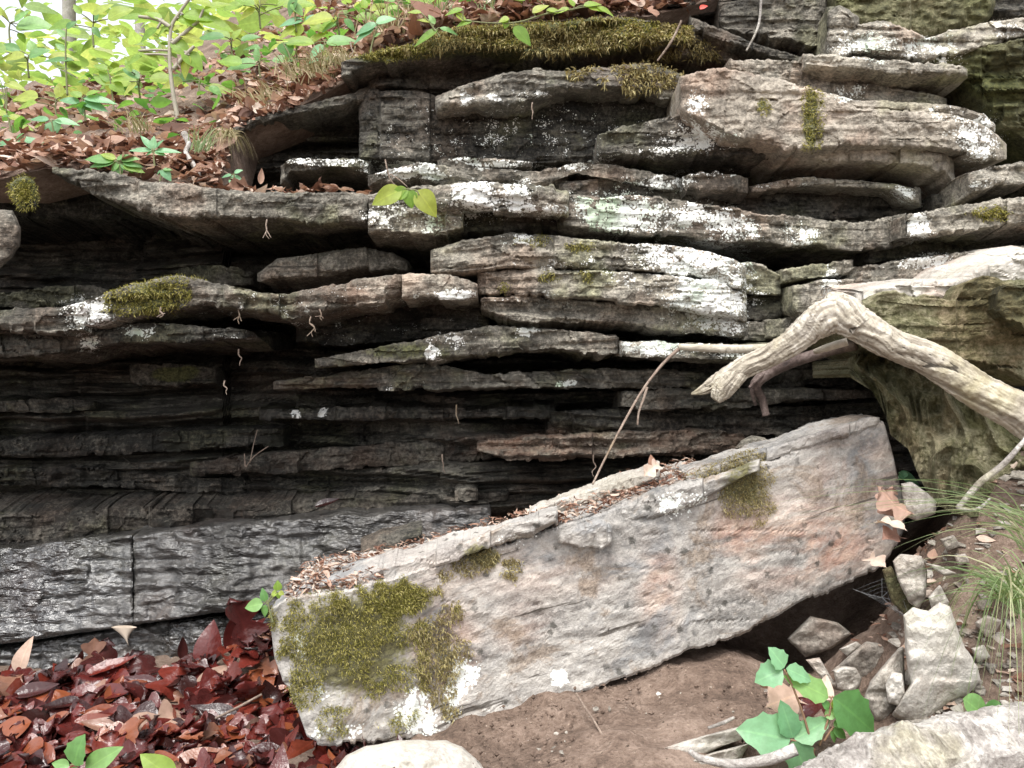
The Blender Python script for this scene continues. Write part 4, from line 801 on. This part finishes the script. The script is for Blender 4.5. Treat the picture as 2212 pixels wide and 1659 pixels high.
plant('seedling', 'three cornered leaf drooping over the dry grass', 2.65, [[(628,130),(622,112),(612,95)]], [((612,92),(625,124),1.1,dict(face=.2,m='green_leaf')),((618,96),(660,88),.5,dict(m=YG)),((606,96),(580,108),.5,dict(m=YG)),((700,128),(738,126),.4,dict(m='green_leaf')),((690,128),(662,136),.5)], BL)
plant('trailing_plant', 'trailing plant with bright white-green leaves on top of the moss cap', 2.40, [[(1240,20),(1180,30),(1120,48),(1060,50),(1000,44)]], [((1100,40),(1076,46),.9),((1095,44),(1090,62),.9),((1110,58),(1148,96),.62,dict(face=.4)),((1150,28),(1185,8),.6),((1180,22),(1215,24),.5),((1230,18),(1195,28),.5),((1260,12),(1300,6),.5),((1290,14),(1328,32),.4),((1270,16),(1310,22),.5),((1020,46),(985,54),.5),((985,30),(1010,46),.6,dict(m=YG)),((1000,20),(960,30),.5,dict(m=YG)),((1240,14),(1228,-4),.8)], YG)
plant('seedling', 'narrow bright leaf pointing down at the moss cap end', 2.42, [[(935,60),(945,72),(950,80)]], [((946,64),(892,96),.36,dict(m=YG)),((950,60),(990,72),.4),((940,52),(925,30),.5),((930,48),(900,40),.45,dict(m=YG)),((910,28),(880,24),.5,dict(m=YG))], 'green_leaf')
def filler(cx, cy, y, n, sp, label, mat, s0=68):
    n = max(4, int(n*.75))
    R = random.Random(int(cx*7+cy)); lv = []
    for k in range(n):
        ang = R.uniform(0, 6.28); r = R.uniform(.05, 1)*sp; a = (cx+r*math.cos(ang), cy+r*.55*math.sin(ang)-4); L = s0*R.uniform(.7, 1.25); an = ang+R.uniform(-.8, .8)
        lv.append((a, (a[0]+L*math.cos(an), a[1]+L*.4*math.sin(an)), R.uniform(.45, .75), dict(m=R.choice([mat, mat, YG, 'green_leaf']), y=R.uniform(-.06, .06))))
    plant('seedling', label, y, [[(cx+3, cy+sp*.7), (cx, cy+8), (cx+2, cy-10)]], lv, mat)
for a in [(560,20,3.2,11,60,'clump of pale leaves at the top edge beyond the sapling',YG),(500,90,3.3,10,60,'clump of mixed green leaves right behind the sapling stem',YG),(300,180,3.2,8,45,'leaf clump between the sapling and the lobed seedling',YG),(60,130,3.6,9,55,'pale clump below the white sky',YG),(200,60,3.9,9,60,'pale clump of leaves in front of the far trunk',YG),(430,180,3.0,5,35,'few bright leaves at the foot of the grey sapling','green_leaf'),(560,140,2.95,6,40,'small leafy clump among the dry grass','green_leaf'),(730,40,2.8,8,50,'leafy clump at the top edge left of the moss cap',YG),(860,15,2.75,7,45,'leaf clump at the top edge over the brown leaves',YG),(700,100,2.7,5,30,'small green leaves by the dry grass tuft',BL),(790,30,2.8,6,40,'loose leaves at the top edge above the bluish pair',YG),(1170,6,2.55,5,40,'straggling bright leaves on the rim over the middle of the moss cap',YG),(640,110,2.75,5,36,'straggly leaves trailing over the dry grass',YG),(20,60,4.2,8,60,'washed out leaf clump in the bright corner',YG),(120,225,3.2,7,45,'low leaves on the bright litter slope',YG)]: filler(*a)
# foreground plants
plant('seedling', 'seedling with two mid green leaves at the bottom edge over the red leaves', 1.45, [[(172,1720),(170,1680),(166,1656)]], [((160,1652),(176,1588),.95,dict(kind='tooth',face=.35)),((150,1654),(110,1648),.6,dict(face=.35)),((184,1664),(259,1614),.55,dict(face=.35)),((176,1668),(120,1690),.6)], 'green_leaf')
plant('seedling', 'yellow-green leaf tip rising from the bottom edge over the red leaves', 1.42, [[(380,1740),(378,1700),(372,1680)]], [((376,1684),(302,1628),.6,dict(m=YG,face=.35)),((380,1690),(420,1672),.5)], 'green_leaf')
plant('seedling', 'small shiny three leaved seedling at the corner of the fallen slab', 1.60, [[(590,1345),(580,1305),(588,1285)],[(582,1300),(600,1278)]], [((568,1304),(527,1312),.75),((574,1300),(566,1270),.6),((574,1306),(570,1334),.65),((600,1276),(600,1254),.9,dict(m=YG)),((599,1279),(584,1286),.9,dict(m=YG)),((602,1279),(614,1284),.9,dict(m=YG)),((600,1280),(604,1294),.8,dict(m=YG))], 'green_leaf')
plant('compound_leaf_plant', 'plant with large three part leaves at the mouth of the dark hole', 1.36, [[(1760,1640),(1740,1560),(1715,1490),(1694,1446)],[(1760,1620),(1735,1605),(1708,1598)],[(1770,1610),(1790,1550),(1796,1510)],[(1780,1600),(1800,1570)]],
    [((1694,1442),(1664,1398),.85,dict(kind='tooth')),((1690,1446),(1630,1472),.85,dict(kind='tooth')),((1698,1444),(1757,1470),.6,dict(kind='tooth')),((1790,1507),(1698,1458),.5,dict(kind='tooth',m='green_leaf')),((1800,1506),(1898,1586),.7,dict(kind='tooth',m='green_leaf')),((1796,1512),(1806,1538),.5,dict(m=YG)),
     ((1706,1598),(1594,1574),.78,dict(kind='tooth')),((1712,1594),(1690,1515),.62,dict(kind='tooth')),((1716,1596),(1796,1552),.55,dict(kind='tooth')),((1712,1600),(1752,1690),.66,dict(kind='tooth')),((1790,1530),(1775,1512),.9,dict(m='green_leaf')),((1800,1566),(1834,1560),.6,dict(m='green_leaf')),((1800,1572),(1830,1596),.6,dict(m='green_leaf')),((1796,1574),(1806,1606),.6,dict(m='green_leaf')),((1782,1548),(1812,1534),.7,dict(m='green_leaf'))], BL, 'red_stem', sr=3)
plant('round_leaf_plant', 'low plant with three glossy round leaves above the barked log', 1.40, [[(2130,1600),(2128,1570),(2126,1545)]], [((2126,1548),(2086,1508),1.0,dict(kind='round')),((2126,1548),(2104,1590),.95,dict(kind='round')),((2132,1550),(2164,1580),.6,dict(kind='round')),((2132,1546),(2160,1516),.8,dict(kind='round'))], 'green_leaf')
plant('seedling', 'blue green leaf tucked between the fallen slab and the root mass', 1.95, [[(1960,1070),(1958,1050),(1955,1040)]], [((1940,1022),(1992,1048),.5),((1960,1020),(1938,1034),.6)], BL)

# ---------- dead leaves
def scatter(P, N, n, size, rg, kinds=('ovate', 'oak', 'ovate'), lift=.03, tilt=.6, wr=(.45, .7), nu=9, lowd=None):
    """n leaves lying on sample points P with surface normals N -> joined mesh data"""
    out, rnd = [], []; protos = [leafVF(1, w, k, f, c, nu, 5, s) for s, (k, w, f, c) in enumerate([(k, rg.uniform(*wr), rg.uniform(-.2, .5), rg.uniform(-.5, .6)) for k in kinds for _ in range(4)])]
    idx = rg.integers(0, len(P), n); Vs = []
    for i in idx:
        a = rg.uniform(0, 2*np.pi); nn = N[i]+tilt*rg.normal(size=3)*.6; d = np.array([math.cos(a), math.sin(a), 0])+.25*rg.normal(size=3)
        s = size[0]+(size[1]-size[0])*rg.random()**1.6
        V, F = protos[rg.integers(len(protos))]
        Vs.append(V@frame(d, nn).T*s+P[i]+N[i]*rg.random()*lift-d*s*.4); rnd.append(rg.random())
    nv_ = len(protos[0][0]); F = np.concatenate([F+k*nv_ for k in range(n)])
    return np.concatenate(Vs), F, np.repeat(rnd, nv_)
def scat_obj(name, label, mat, *a, kind='stuff', cat=None, parent=None, **k):
    V, F, r = scatter(*a, **k); s = np.tile(np.linspace(-1, 1, 5), len(V)//5)
    o = mk(name, V, F, M[mat], parent, dict(rnd=r, vein=s)); return tag(o, label, cat, None, kind)
UP = np.array([0, 0, 1.])
g = np.random.default_rng(5)
def hillpts(n, px0, px1, v0, v1, p=1.6, h=0.):
    px = g.uniform(px0, px1, n); v = v0+(v1-v0)*g.random(n)**p; P = hill(px, v); P[:, 2] += .012+h*g.random(n); return P
P = hillpts(9000, -160, 1560, 0, 3.6, 1.25)
scat_obj('leaf_litter', 'dry brown fallen leaves carpeting the slope above the cliff', 'dry_leaf', P, np.tile(UP-np.array([0, .5, 0]), (len(P), 1)), 5600, (.03, .085), g, lift=.04, tilt=.9, cat='leaf litter')
P = np.vstack([hillpts(500, 500, 760, 0, .15), hillpts(900, 468, 507, 0, .7)])
scat_obj('leaf_litter', 'brown scraps and rootlets clinging to the soil cut beside the black hollow', 'dry_leaf', P+np.array([0, -.015, 0]), np.tile(np.array([.25, -1, .35]), (len(P), 1)), 300, (.018, .06), g, lift=.02, tilt=.7, wr=(.1, .6), cat='leaf litter')
G_, a_, b_ = ROCKS['long grey slab crusted with granular pale lichen above the black hollow']
Q = G_[2:a_, :, :].reshape(-1, 3); qx, qy = PROJ(Q); Q = Q[(qx > 380) & (qx < 800) & (Q[:, 1] < 2.7)]
scat_obj('leaf_litter', 'reddish leaf scraps lying along the grey crusted slab by the black hollow', 'dry_leaf', np.vstack([Q, Q]), np.tile(UP, (2*len(Q), 1)), 260, (.025, .075), g, lift=.02, tilt=.9, cat='leaf litter')
P = hillpts(5000, -160, 1560, .5, 3.6, .9)
scat_obj('leaf_litter', 'deeper drift of brown leaves on the upper slope among the seedlings', 'dry_leaf', P, np.tile(UP-np.array([0, .5, 0]), (len(P), 1)), 3200, (.05, .11), g, lift=.03, tilt=.7, cat='leaf litter')
# slab top debris
G_, a_, b_ = ROCKS['slab_body']; Q = G_[1:a_].reshape(-1, 3); qx, qy = PROJ(Q); Q = Q[(qx > 620) & (qx < 1500)]
scat_obj('leaf_debris', 'reddish brown leaf crumbs and needles on top of the fallen slab', 'dry_leaf', Q+UP*.004, np.tile(UP, (len(Q), 1)), 2600, (.010, .032), g, lift=.02, tilt=.5, wr=(.12, .5), nu=5, cat='leaf debris')
n = 1500; P = np.stack([g.uniform(.78, 1.3, n), g.uniform(1.35, 1.9, n), np.zeros(n)], 1); P[:, 2] = ground_z(P[:, 0], P[:, 1])+.006
scat_obj('leaf_scraps', 'torn brown leaf scraps and straw strewn over the soil bank', 'dry_leaf', P, np.tile(UP-np.array([0, .4, 0]), (n, 1)), 260, (.012, .045), g, lift=.008, tilt=.4, wr=(.12, .55), nu=7, cat='leaf scraps')
# the bed of wet red leaves
n = 5000; bx = g.uniform(-1.75, -.34, n); by = g.uniform(1.25, 2.27, n)
keep = bx < -.36+.1*np.sin(by*9)-.0*(by); bx, by = bx[keep], by[keep]
bz = ground_z(bx, by)+.01+.03*fbm(bx*5, by*5, 3, 3)+.06*np.exp(-((bx+.70)/.14)**2-((by-2.2)/.12)**2)
BED = np.stack([bx, by, bz], 1)
scat_obj('leaf_bed', 'mass of wet dark red fallen leaves filling the corner under the wet wall', 'wet_dead_leaf', BED, np.tile(UP-np.array([0, .35, 0]), (len(BED), 1)), 1500, (.06, .145), g, kinds=('oak', 'oak', 'ovate', 'oak'), lift=.025, tilt=.36, nu=19, cat='leaf bed')
n = 2500; bx = g.uniform(-.6, -.2, n); by = g.uniform(1.2, 1.62, n); P = np.stack([bx, by, ground_z(bx, by)+.015], 1)
scat_obj('leaf_bed', 'dark red leaves tucked beside the rounded pale boulder', 'wet_dead_leaf', P, np.tile(UP, (len(P), 1)), 160, (.05, .10), g, lift=.02, tilt=.6, nu=11, cat='leaf bed')
# single leaves lying on top of the bed
SH = []
for k, (kd, w, f, c) in enumerate([('oak', .6, .2, .3), ('oak', .7, -.1, -.4), ('ovate', .5, .3, .4), ('ovate', .42, .6, -.3), ('oak', .55, .5, .5), ('ovate', .6, -.2, .3)]):
    V, F = leafVF(1, w, kd, f, c, 21, 5, k+20)
    me_o = lmesh('fallen_leaf', (V, F), M['wet_dead_leaf'], None, 0.); COL.objects.unlink(me_o); me = me_o.data; me.transform(Matrix.Translation(me_o.location)); SH.append(me); bpy.data.objects.remove(me_o)
def fallen(px, py, y, L, ang, tilt, sh, label, group=None, mat=None, up=0.):
    me = SH[sh]
    if mat: me = me.copy(); me.materials[0] = M[mat]
    o = bpy.data.objects.new('fallen_leaf', me); COL.objects.link(o); B = U(px, py, y)
    n = np.array([math.sin(tilt*7)*.5, -.45-up, .8]); d = np.array([math.cos(ang), math.sin(ang)*(1-min(1, up)), up*1.2+.2*math.sin(ang)*1.0])
    o.matrix_world = Matrix.Translation(B) @ Matrix(frame(d, n).tolist()).to_4x4() @ Matrix.Scale(L, 4)
    tag(o, label, 'dead leaf', group); return o
R = random.Random(3)
GL, GG = 'wet dark red fallen leaf on the heap under the wet wall', 'wet red fallen leaves on the heap'
for k in range(120):
    py = 1440+225*R.random()**1.1; px = R.uniform(-20, 600+ (py-1440)*.35); t = (py-1440)/220; y = 2.2-.47*t
    b = U(px, py, y); y = b[1]
    o = fallen(px, py, y-.02, R.uniform(.075, .14), R.uniform(0, 6.28), R.uniform(-1, 1), R.randrange(6), GL, GG)
for a in [(500,1412,2.22,.15,1.3,.3,3,'dark folded leaf standing upright beside the slab corner',.9,None),(540,1400,2.15,.15,1.9,-.2,1,'large dark red leaf arched against the slab end',.8,None),(440,1445,2.22,.13,1.4,.2,5,'broad maroon leaf standing against the wet wall',.8,None),(425,1492,2.1,.10,.8,.1,2,'pale beige leaf tilted on the red heap',.4,'dry_leaf'),(470,1600,1.86,.11,.4,.1,1,'small tan star lobed leaf on the red heap',.1,'dry_leaf'),(280,1610,1.84,.15,1.0,.1,0,'long orange brown leaf lying on the red heap',.15,'dry_leaf'),(200,1470,2.2,.12,1.7,.2,4,'brown triangular leaf standing at the back of the red heap',.7,'dry_leaf'),(40,1455,2.25,.10,1.4,.0,2,'brown leaf standing at the foot of the wet wall near the picture edge',.8,'dry_leaf'),(95,1465,2.25,.11,.2,.2,5,'pinkish flat leaf at the back edge of the heap',.2,'dry_leaf'),(395,1425,2.28,.07,1.6,.2,3,'small curled dark leaf against the wet wall',.9,None),
          (1905,1165,1.66,.075,.5,.3,4,'reddish brown leaf hanging at the high end of the slab',.1,'brown_leaf'),(1975,1115,1.68,.095,2.6,.1,1,'crumpled tan leaf caught beside the high end of the slab',.3,'brown_leaf'),(1960,1150,1.64,.07,2.2,.3,0,'pale curled leaf below the crumpled tan leaf',.2,'dry_leaf'),(1915,1225,1.62,.06,2.0,-.3,4,'brown leaf wedged at the rim of the dark hole',.1,'dry_leaf'),(1935,1125,1.7,.085,1.5,.3,1,'dull red leaf on top of the leaf clump by the slab',.3,'brown_leaf'),
          (1650,1530,1.42,.11,.3,.2,0,'salmon lobed leaf under the compound leaves',.2,'dry_leaf'),(1720,1510,1.44,.10,5.6,.2,1,'brick red leaf curled beneath the compound leaves',.1,'wet_dead_leaf'),(1770,1525,1.42,.07,1.0,.2,2,'small reddish leaf behind the yellow leaflet',.4,'dry_leaf'),(1640,1480,1.5,.05,4.9,.2,3,'small peach leaf at the edge of the soil',.2,'dry_leaf'),
          (500,288,2.52,.11,4.7,.1,2,'dead leaf hanging down in front of the black hollow',-.9,'dry_leaf'),(563,398,2.3,.045,1.5,.2,3,'curled brown leaf standing on the grey crusted slab',.9,'dry_leaf'),(1418,40,2.4,.07,2.0,.2,0,'crisp orange brown leaf at the end of the moss cap',.6,'dry_leaf'),(680,1094,2.48,.08,.1,.1,3,'narrow dull red leaf on the earthy step above the wet wall',.1,'wet_dead_leaf'),(950,36,2.5,.13,2.6,.1,5,'big tan leaf behind the moss cap',.6,'dry_leaf'),(1390,1030,1.86,.06,.6,.2,4,'small curled pale leaf on the upper slab edge',.5,'dry_leaf'),(1415,1022,1.88,.05,1.6,.2,5,'tiny tan leaf beside the curled pale leaf',.6,'dry_leaf')]:
    px, py, y, L, an, ti, sh, lb, up, mt = a; fallen(px, py, y, L, an, ti, sh, lb, None, mt, up)
o = fallen(1512, 20, 2.4, .035, .5, .1, 2, 'tiny bright red leaf near the top edge', None, None, .5)
o.data = o.data.copy(); o.data.materials[0] = (lambda s: (s.bsdf((.55, .05, .03), .5), s.m)[1])(NT('bright_red_leaf'))

# ---------- moss, grass, undergrowth
def blades(P, N, n, L, rg, w=.12, droop=.6, rad=1.):
    idx = rg.integers(0, len(P), n); Vs = []; rn = []
    B = P[idx]+rg.normal(size=(n, 3))*.003
    d = N[idx]*rad+rg.normal(size=(n, 3))*.85+np.array([0, 0, -droop*.6]); d /= np.linalg.norm(d, axis=1)[:, None]
    l = rg.uniform(L[0], L[1], n)[:, None]; sd_ = np.cross(d, rg.normal(size=(n, 3))); sd_ /= np.linalg.norm(sd_, axis=1)[:, None]
    m = B+d*l*.55; tip = B+d*l+np.array([0, 0, -1.])*l*.25*droop+rg.normal(size=(n, 3))*l*.15
    V = np.stack([B-sd_*l*w*.5, B+sd_*l*w*.5, m+sd_*l*w, m-sd_*l*w, tip], 1).reshape(-1, 3)
    k = np.arange(n)*5
    F = [np.stack([k, k+1, k+2, k+3], 1), np.stack([k+3, k+2, k+4], 1)]
    return V, F, np.repeat(rg.random(n), 5)
def moss(label, rocks, ell, n, L=(.008, .02), mat='moss_blade', rag=.75, fr=22, rg=np.random.default_rng(8), droop=.7, name='moss_patch'):
    Ps = []
    for r in rocks:
        G, a, b = ROCKS[r]; Gf = G[max(0, a-3):b+1]
        Nn = np.cross(np.gradient(Gf, axis=1), np.gradient(Gf, axis=0)); Nn /= np.linalg.norm(Nn, axis=2)[..., None]+1e-9
        Nn = np.where((Nn[..., 1:2] > 0) & (np.abs(Nn[..., 2:3]) < .7), -Nn, Nn)
        P = Gf.reshape(-1, 3); Nn = Nn.reshape(-1, 3); px, py = PROJ(P)
        dn = dens(ell, px, py); dn = np.where(dn > .1, dn+rag*fbm(P[:, 0]*fr, P[:, 1]*fr, P[:, 2]*fr, 4), 0)
        k = dn > .45; Ps.append(np.hstack([P[k], Nn[k]]))
    A = np.vstack(Ps)
    if len(A) < 5: print('moss empty', label); return
    A[:, 3:] *= np.where(A[:, 4:5] > .3, -1, 1); V, F, r = blades(A[:, :3], A[:, 3:], n, L, rg, .11, droop)
    tag(mk(name, V, F, M[mat], None, dict(rnd=r, vein=1.), origin='base'), label, 'moss')
SB = ['slab_body']
moss('thick green and olive moss on the low end of the fallen slab', SB, [(760,1395,130,115,1.1),(690,1335,75,65,1),(790,1475,95,80,.85),(655,1440,40,90,.8),(720,1540,50,40,.55)], 24000, (.0025, .008))
moss('yellow-green moss draping the top corner of the fallen slab', SB+['top_flake'], [(870,1300,80,34,1.1),(820,1290,70,26,1)], 7000, (.003, .009))
moss('reddish brown stringy moss hanging beside the thick green moss', SB, [(955,1400,40,110,1),(930,1340,40,50,.8)], 4500, (.004, .011), 'dry_moss_blade', droop=1.)
moss('small moss tuft on the slab edge by the leaf crumbs', SB+['top_flake', 'front_flake'], [(1035,1205,40,30,1.1),(1095,1225,30,20,.8)], 2500, (.004, .010), 'dry_moss_blade')
moss('dry golden moss pad near the high end of the slab', SB+['front_flake', 'top_flake'], [(1610,1040,58,50,1.1),(1640,1085,34,40,.9),(1540,1020,50,16,.8)], 9000, (.003, .008), 'dry_moss_blade')
CAP = 'moss topped cap ledge at the cliff edge'
moss('shaggy green moss cap hanging over the cliff edge', [CAP], [(1100,66,360,34,1.05),(860,114,150,20,1.1),(1230,85,70,34,.8)], 13000, (.004, .013), droop=.8, rag=1.1, fr=10)
moss('brown and golden moss mixed through the shaggy green cap', [CAP], [(1180,88,300,44,1.0),(950,90,60,30,.8)], 9000, (.005, .02), 'dry_moss_blade', droop=1.1, rag=1.1, fr=14)
moss('brown moss fringe dangling below the green moss cap', [CAP, 'wet grey arched ledge sagging under the moss cap', 'crumbling brown ledge under the moss cap with dry roots'], [(1240,110,60,40,1),(1420,145,90,45,1.1),(1480,110,60,40,.9),(1150,100,80,20,.7)], 6000, (.006, .022), 'dry_moss_blade', droop=1.2)
moss('low green moss on the hump of the spotted ledge', ['mossy humped ledge spotted with white lichen, jutting over the dark undercut'], [(330,635,85,34,1),(370,605,50,20,1)], 4500, (.005, .012))
moss('green moss strip running down the tan bulging block', ['broad tan bulging block with rounded nose and green moss streak'], [(1755,262,16,70,1.2),(1650,232,9,11,1.1)], 1600, (.005, .012))
moss('yellowish moss on the tawny ledge by the picture edge', ['tawny mossy ledge with a white lichen corner'], [(2130,458,60,14,1.1)], 900, (.006, .014))
moss('dark little moss cushions on the lens shaped block', ['upper lamina of the lens shaped block with brown cracked edge', 'thick tan middle course of the lens shaped block'], [(1150,520,30,10,1),(1270,600,14,12,1.1),(1190,600,16,8,.9),(1245,535,30,8,.8),(1090,620,9,8,1)], 1500, (.005, .011))
moss('moss crust on the mossy knob', ['mossy knob standing at the end of the grey crusted slab'], [(52,415,40,40,1.2)], 1500, (.005, .012))
def grass(label, base, y, n, sp, hx, hy, L, mat='grass_blade', seed=1, name='grass_tuft', wid=.0016, up=1.):
    rg = np.random.default_rng(seed); parts = []; rn = []
    for k in range(n):
        b = U(base[0]+rg.normal()*sp, base[1]+rg.normal()*sp*.25, y+rg.normal()*.03); l = rg.uniform(*L)
        d = np.array([hx+rg.normal()*.35, -.1+rg.normal()*.3, up*(.8+rg.random()*.5)]); d /= np.linalg.norm(d)
        t = np.linspace(0, 1, 9)[:, None]; C = b+d*l*t+np.array([hx*.5, 0, -hy])*l*t**2.2
        s_ = np.cross(d, [0, -1, .2]); s_ /= np.linalg.norm(s_); ww = wid*(1-t**2*.95)
        V = np.stack([C-s_*ww, C+np.array([0, -1, 0])*ww*.3, C+s_*ww], 1).reshape(-1, 3); parts.append((V, gridF(9, 3))); rn += [rg.random()]*27
    V, F = join(parts); tag(mk(name, V, F, M[mat], None, dict(rnd=np.array(rn), vein=1.)), label, 'grass')
grass('long green grass tuft arching from the lower right bank', (2225,1330), 1.45, 46, 16, -.45, .75, (.18, .40), seed=3)
grass('wispy grass sweeping left across the soil bank', (2250,1130), 1.5, 12, 14, -1.0, .4, (.2, .4), seed=4, up=.6, wid=.0008)
grass('hanging grass blades above the round leaves', (2190,1290), 1.42, 60, 20, -.15, 1.5, (.15, .30), seed=5, up=.5)
grass('upper tuft of thin pale grass at the picture edge on the bank', (2235,1190), 1.5, 26, 14, -.5, .6, (.14, .32), seed=15, wid=.0012)
grass('dry straw tuft on the slope below the bluish leaves', (680,170), 2.66, 110, 34, -.25, .5, (.06, .20), 'straw_blade', 6)
grass('dry grass hanging at the hillside lip by the moss cap', (740,140), 2.6, 90, 26, -.1, .8, (.06, .18), 'straw_blade', 7)
grass('thin pale grass over the black hollow rim', (575,225), 2.68, 90, 30, -.2, .5, (.06, .18), 'straw_blade', 8)
grass('fresh green tuft beside the exposed root', (435,325), 2.45, 40, 12, .15, .4, (.06, .16), 'grass_blade', 9)
grass('short green tuft on the slope above the rosette', (300,285), 2.55, 40, 16, -.1, .4, (.06, .14), 'straw_blade', 10)
grass('fine grass at the top edge just behind the narrow bright leaf', (950,48), 2.6, 60, 12, .1, .4, (.05, .16), 'grass_blade', 11)
grass('fine grass at the top edge behind the white-green trailing leaves', (1060,42), 2.6, 60, 12, .1, .4, (.05, .16), 'grass_blade', 13)
grass('dry roots and grass hanging over the soil cut by the black hollow', (488,296), 2.50, 90, 9, .05, 1.3, (.05, .15), 'straw_blade', 14, up=.5)
grass('sparse grass fringe near the top edge at the cliff rim', (860,70), 2.62, 80, 40, -.1, .4, (.06, .18), 'straw_blade', 12)
# far green understorey
for (lb, v0, v1, h, n, sz, mt) in [('low green ground plants spread over the slope', .9, 3.0, .14, 520, (.035, .085), 'green_leaf'), ('bright leafy undergrowth farther up the slope', 2.3, 4.0, .4, 750, (.10, .18), 'washed_out_leaf'), ('pale backlit thicket in the distance', 3.6, 4.6, 1.6, 1000, (.18, .34), 'washed_out_leaf')]:
    P = hillpts(5000, -420, 1500, v0, v1, 1.1, h)
    scat_obj('undergrowth', lb, mt, P, np.tile(UP, (len(P), 1)), n, sz, g, kinds=('ovate', 'ovate'), lift=.02, tilt=.7, nu=6, cat='undergrowth')
def tree(px, v, lab, r, h=9.):
    b = hill(px, v).reshape(3); e = empty('tree', tuple(b)); tag(e, lab, 'tree', 'trees up the slope')
    rg = np.random.default_rng(int(px)+500); pts = [b+np.array([.05*i*rg.normal(), .05*i*rg.normal(), h*i/6-.1]) for i in range(7)]
    V, F = tubeVF(pts, [r*(1-.12*i) for i in range(7)], 12, 40, .1); mk('trunk', V, F, M['tree_bark'], e)
    tb = []; cp = []
    for k in range(9):
        z = rg.uniform(.5, .98)*h; a = rg.uniform(0, 6.28); q = b+np.array([0, 0, z]); t = q+np.array([math.cos(a), math.sin(a), .5])*rg.uniform(1, 2.2)
        tb.append(tubeVF([q, (q+t)/2+[0, 0, .1], t], [r*.3, r*.2, r*.08], 6, 10)); cp += [q+(t-q)*rg.uniform(.4, 1.1)+rg.normal(size=3)*.35 for _ in range(60)]
    mk('limb', *join(tb), M['tree_bark'], e)
    cp = np.array(cp); V, F, rr = scatter(cp, np.tile(UP, (len(cp), 1)), 500, (.12, .22), rg, kinds=('ovate',), nu=5); mk('crown', V, F, M[YG], e, dict(rnd=rr, vein=1.))
for a in [(148, 4.0, 'pale slim trunk in the bright corner', .075), (305, 4.25, 'faint far trunk behind the sapling leaves', .09)]: tree(*a)

# ---------- small oddities
V, F = [], []
t = np.linspace(0, 1, 14)[:, None]; a = np.linspace(0, 2*np.pi, 16, endpoint=False)[None, :]
cx_ = 268+10*t**1.5; cyy = 1354+40*t; rx = 24*(1-t)**2.2+2.0*(1-t)+.6
P = U(cx_+rx*np.cos(a)*(1+.15*np.sin(3*a)), cyy+rx*.12*np.sin(a)*(1-t), 2.27-.012*np.sin(a)+0*t)
tag(mk('pale_funnel', P, gridF(14, 16, True), M['fungus']), 'small pale pinkish funnel hanging on the wet wall crack', 'fungus')
web = [(1842,1272,1.78),(1965,1338,1.60),(1925,1232,1.66),(1940,1262,1.64),(1950,1300,1.62)]
th = []; hub = np.array(U(1905, 1290, 1.68))
for p in [(1842,1272,1.78),(1875,1288,1.74),(1968,1338,1.62),(1935,1255,1.66),(1905,1248,1.70),(1955,1295,1.64),(1940,1325,1.66)]:
    q = np.array(U(*p)); th.append(tubeVF([hub, (hub+q)/2-[0, 0, .003], q], .0004, 4, 6))
for f in (.3, .5, .7, .9):
    pts = [hub+(np.array(U(*p))-hub)*f for p in [(1842,1272,1.78),(1905,1248,1.70),(1935,1255,1.66),(1955,1295,1.64),(1968,1338,1.62),(1940,1325,1.66),(1875,1288,1.74)]]
    th.append(tubeVF(pts+[pts[0]], .0002, 4, 40))
tag(mk('spider_web', *join(th), M['silk']), 'faint spider web stretched across the dark hole', 'spider web')
EXPOSURE = 1.4
# ---------- light, sky, camera
w = bpy.data.worlds.new('World'); sc.world = w; w.use_nodes = True; nt = w.node_tree
sky = nt.nodes.new('ShaderNodeTexSky'); sky.sky_type = 'NISHITA'; sky.sun_disc = False
SE, SR = math.radians(61), math.radians(195)
sky.sun_elevation = SE; sky.sun_rotation = SR; sky.air_density = 1.; sky.dust_density = 3.; sky.ozone_density = 1.
hs = nt.nodes.new('ShaderNodeHueSaturation'); hs.inputs['Saturation'].default_value = .22
nt.links.new(sky.outputs[0], hs.inputs['Color']); nt.links.new(hs.outputs[0], nt.nodes['Background'].inputs['Color'])
nt.nodes['Background'].inputs['Strength'].default_value = .15
sl = bpy.data.lights.new('sun', 'SUN'); sl.energy = 1.3; sl.angle = math.radians(28); sl.color = (1, .97, .92)
so = bpy.data.objects.new('sun', sl); COL.objects.link(so); so.location = (0, -2, 8)
# the lamp shines from the sky's sun
sd = Vector((math.sin(SR)*math.cos(SE), math.cos(SR)*math.cos(SE), math.sin(SE)))
so.rotation_euler = sd.to_track_quat('Z', 'Y').to_euler()
cam = bpy.data.cameras.new('camera'); co = bpy.data.objects.new('camera', cam); COL.objects.link(co)
cam.lens = 28; cam.sensor_width = 36; cam.clip_start = .02; cam.clip_end = 500
co.location = (0, 0, CAMZ); co.rotation_euler = (math.radians(90), 0, 0); sc.camera = co
sc.view_settings.view_transform = 'Standard'; sc.view_settings.look = 'None'; sc.view_settings.exposure = EXPOSURE; sc.view_settings.gamma = 1
sc.cycles.max_bounces = 6; sc.cycles.use_denoising = True
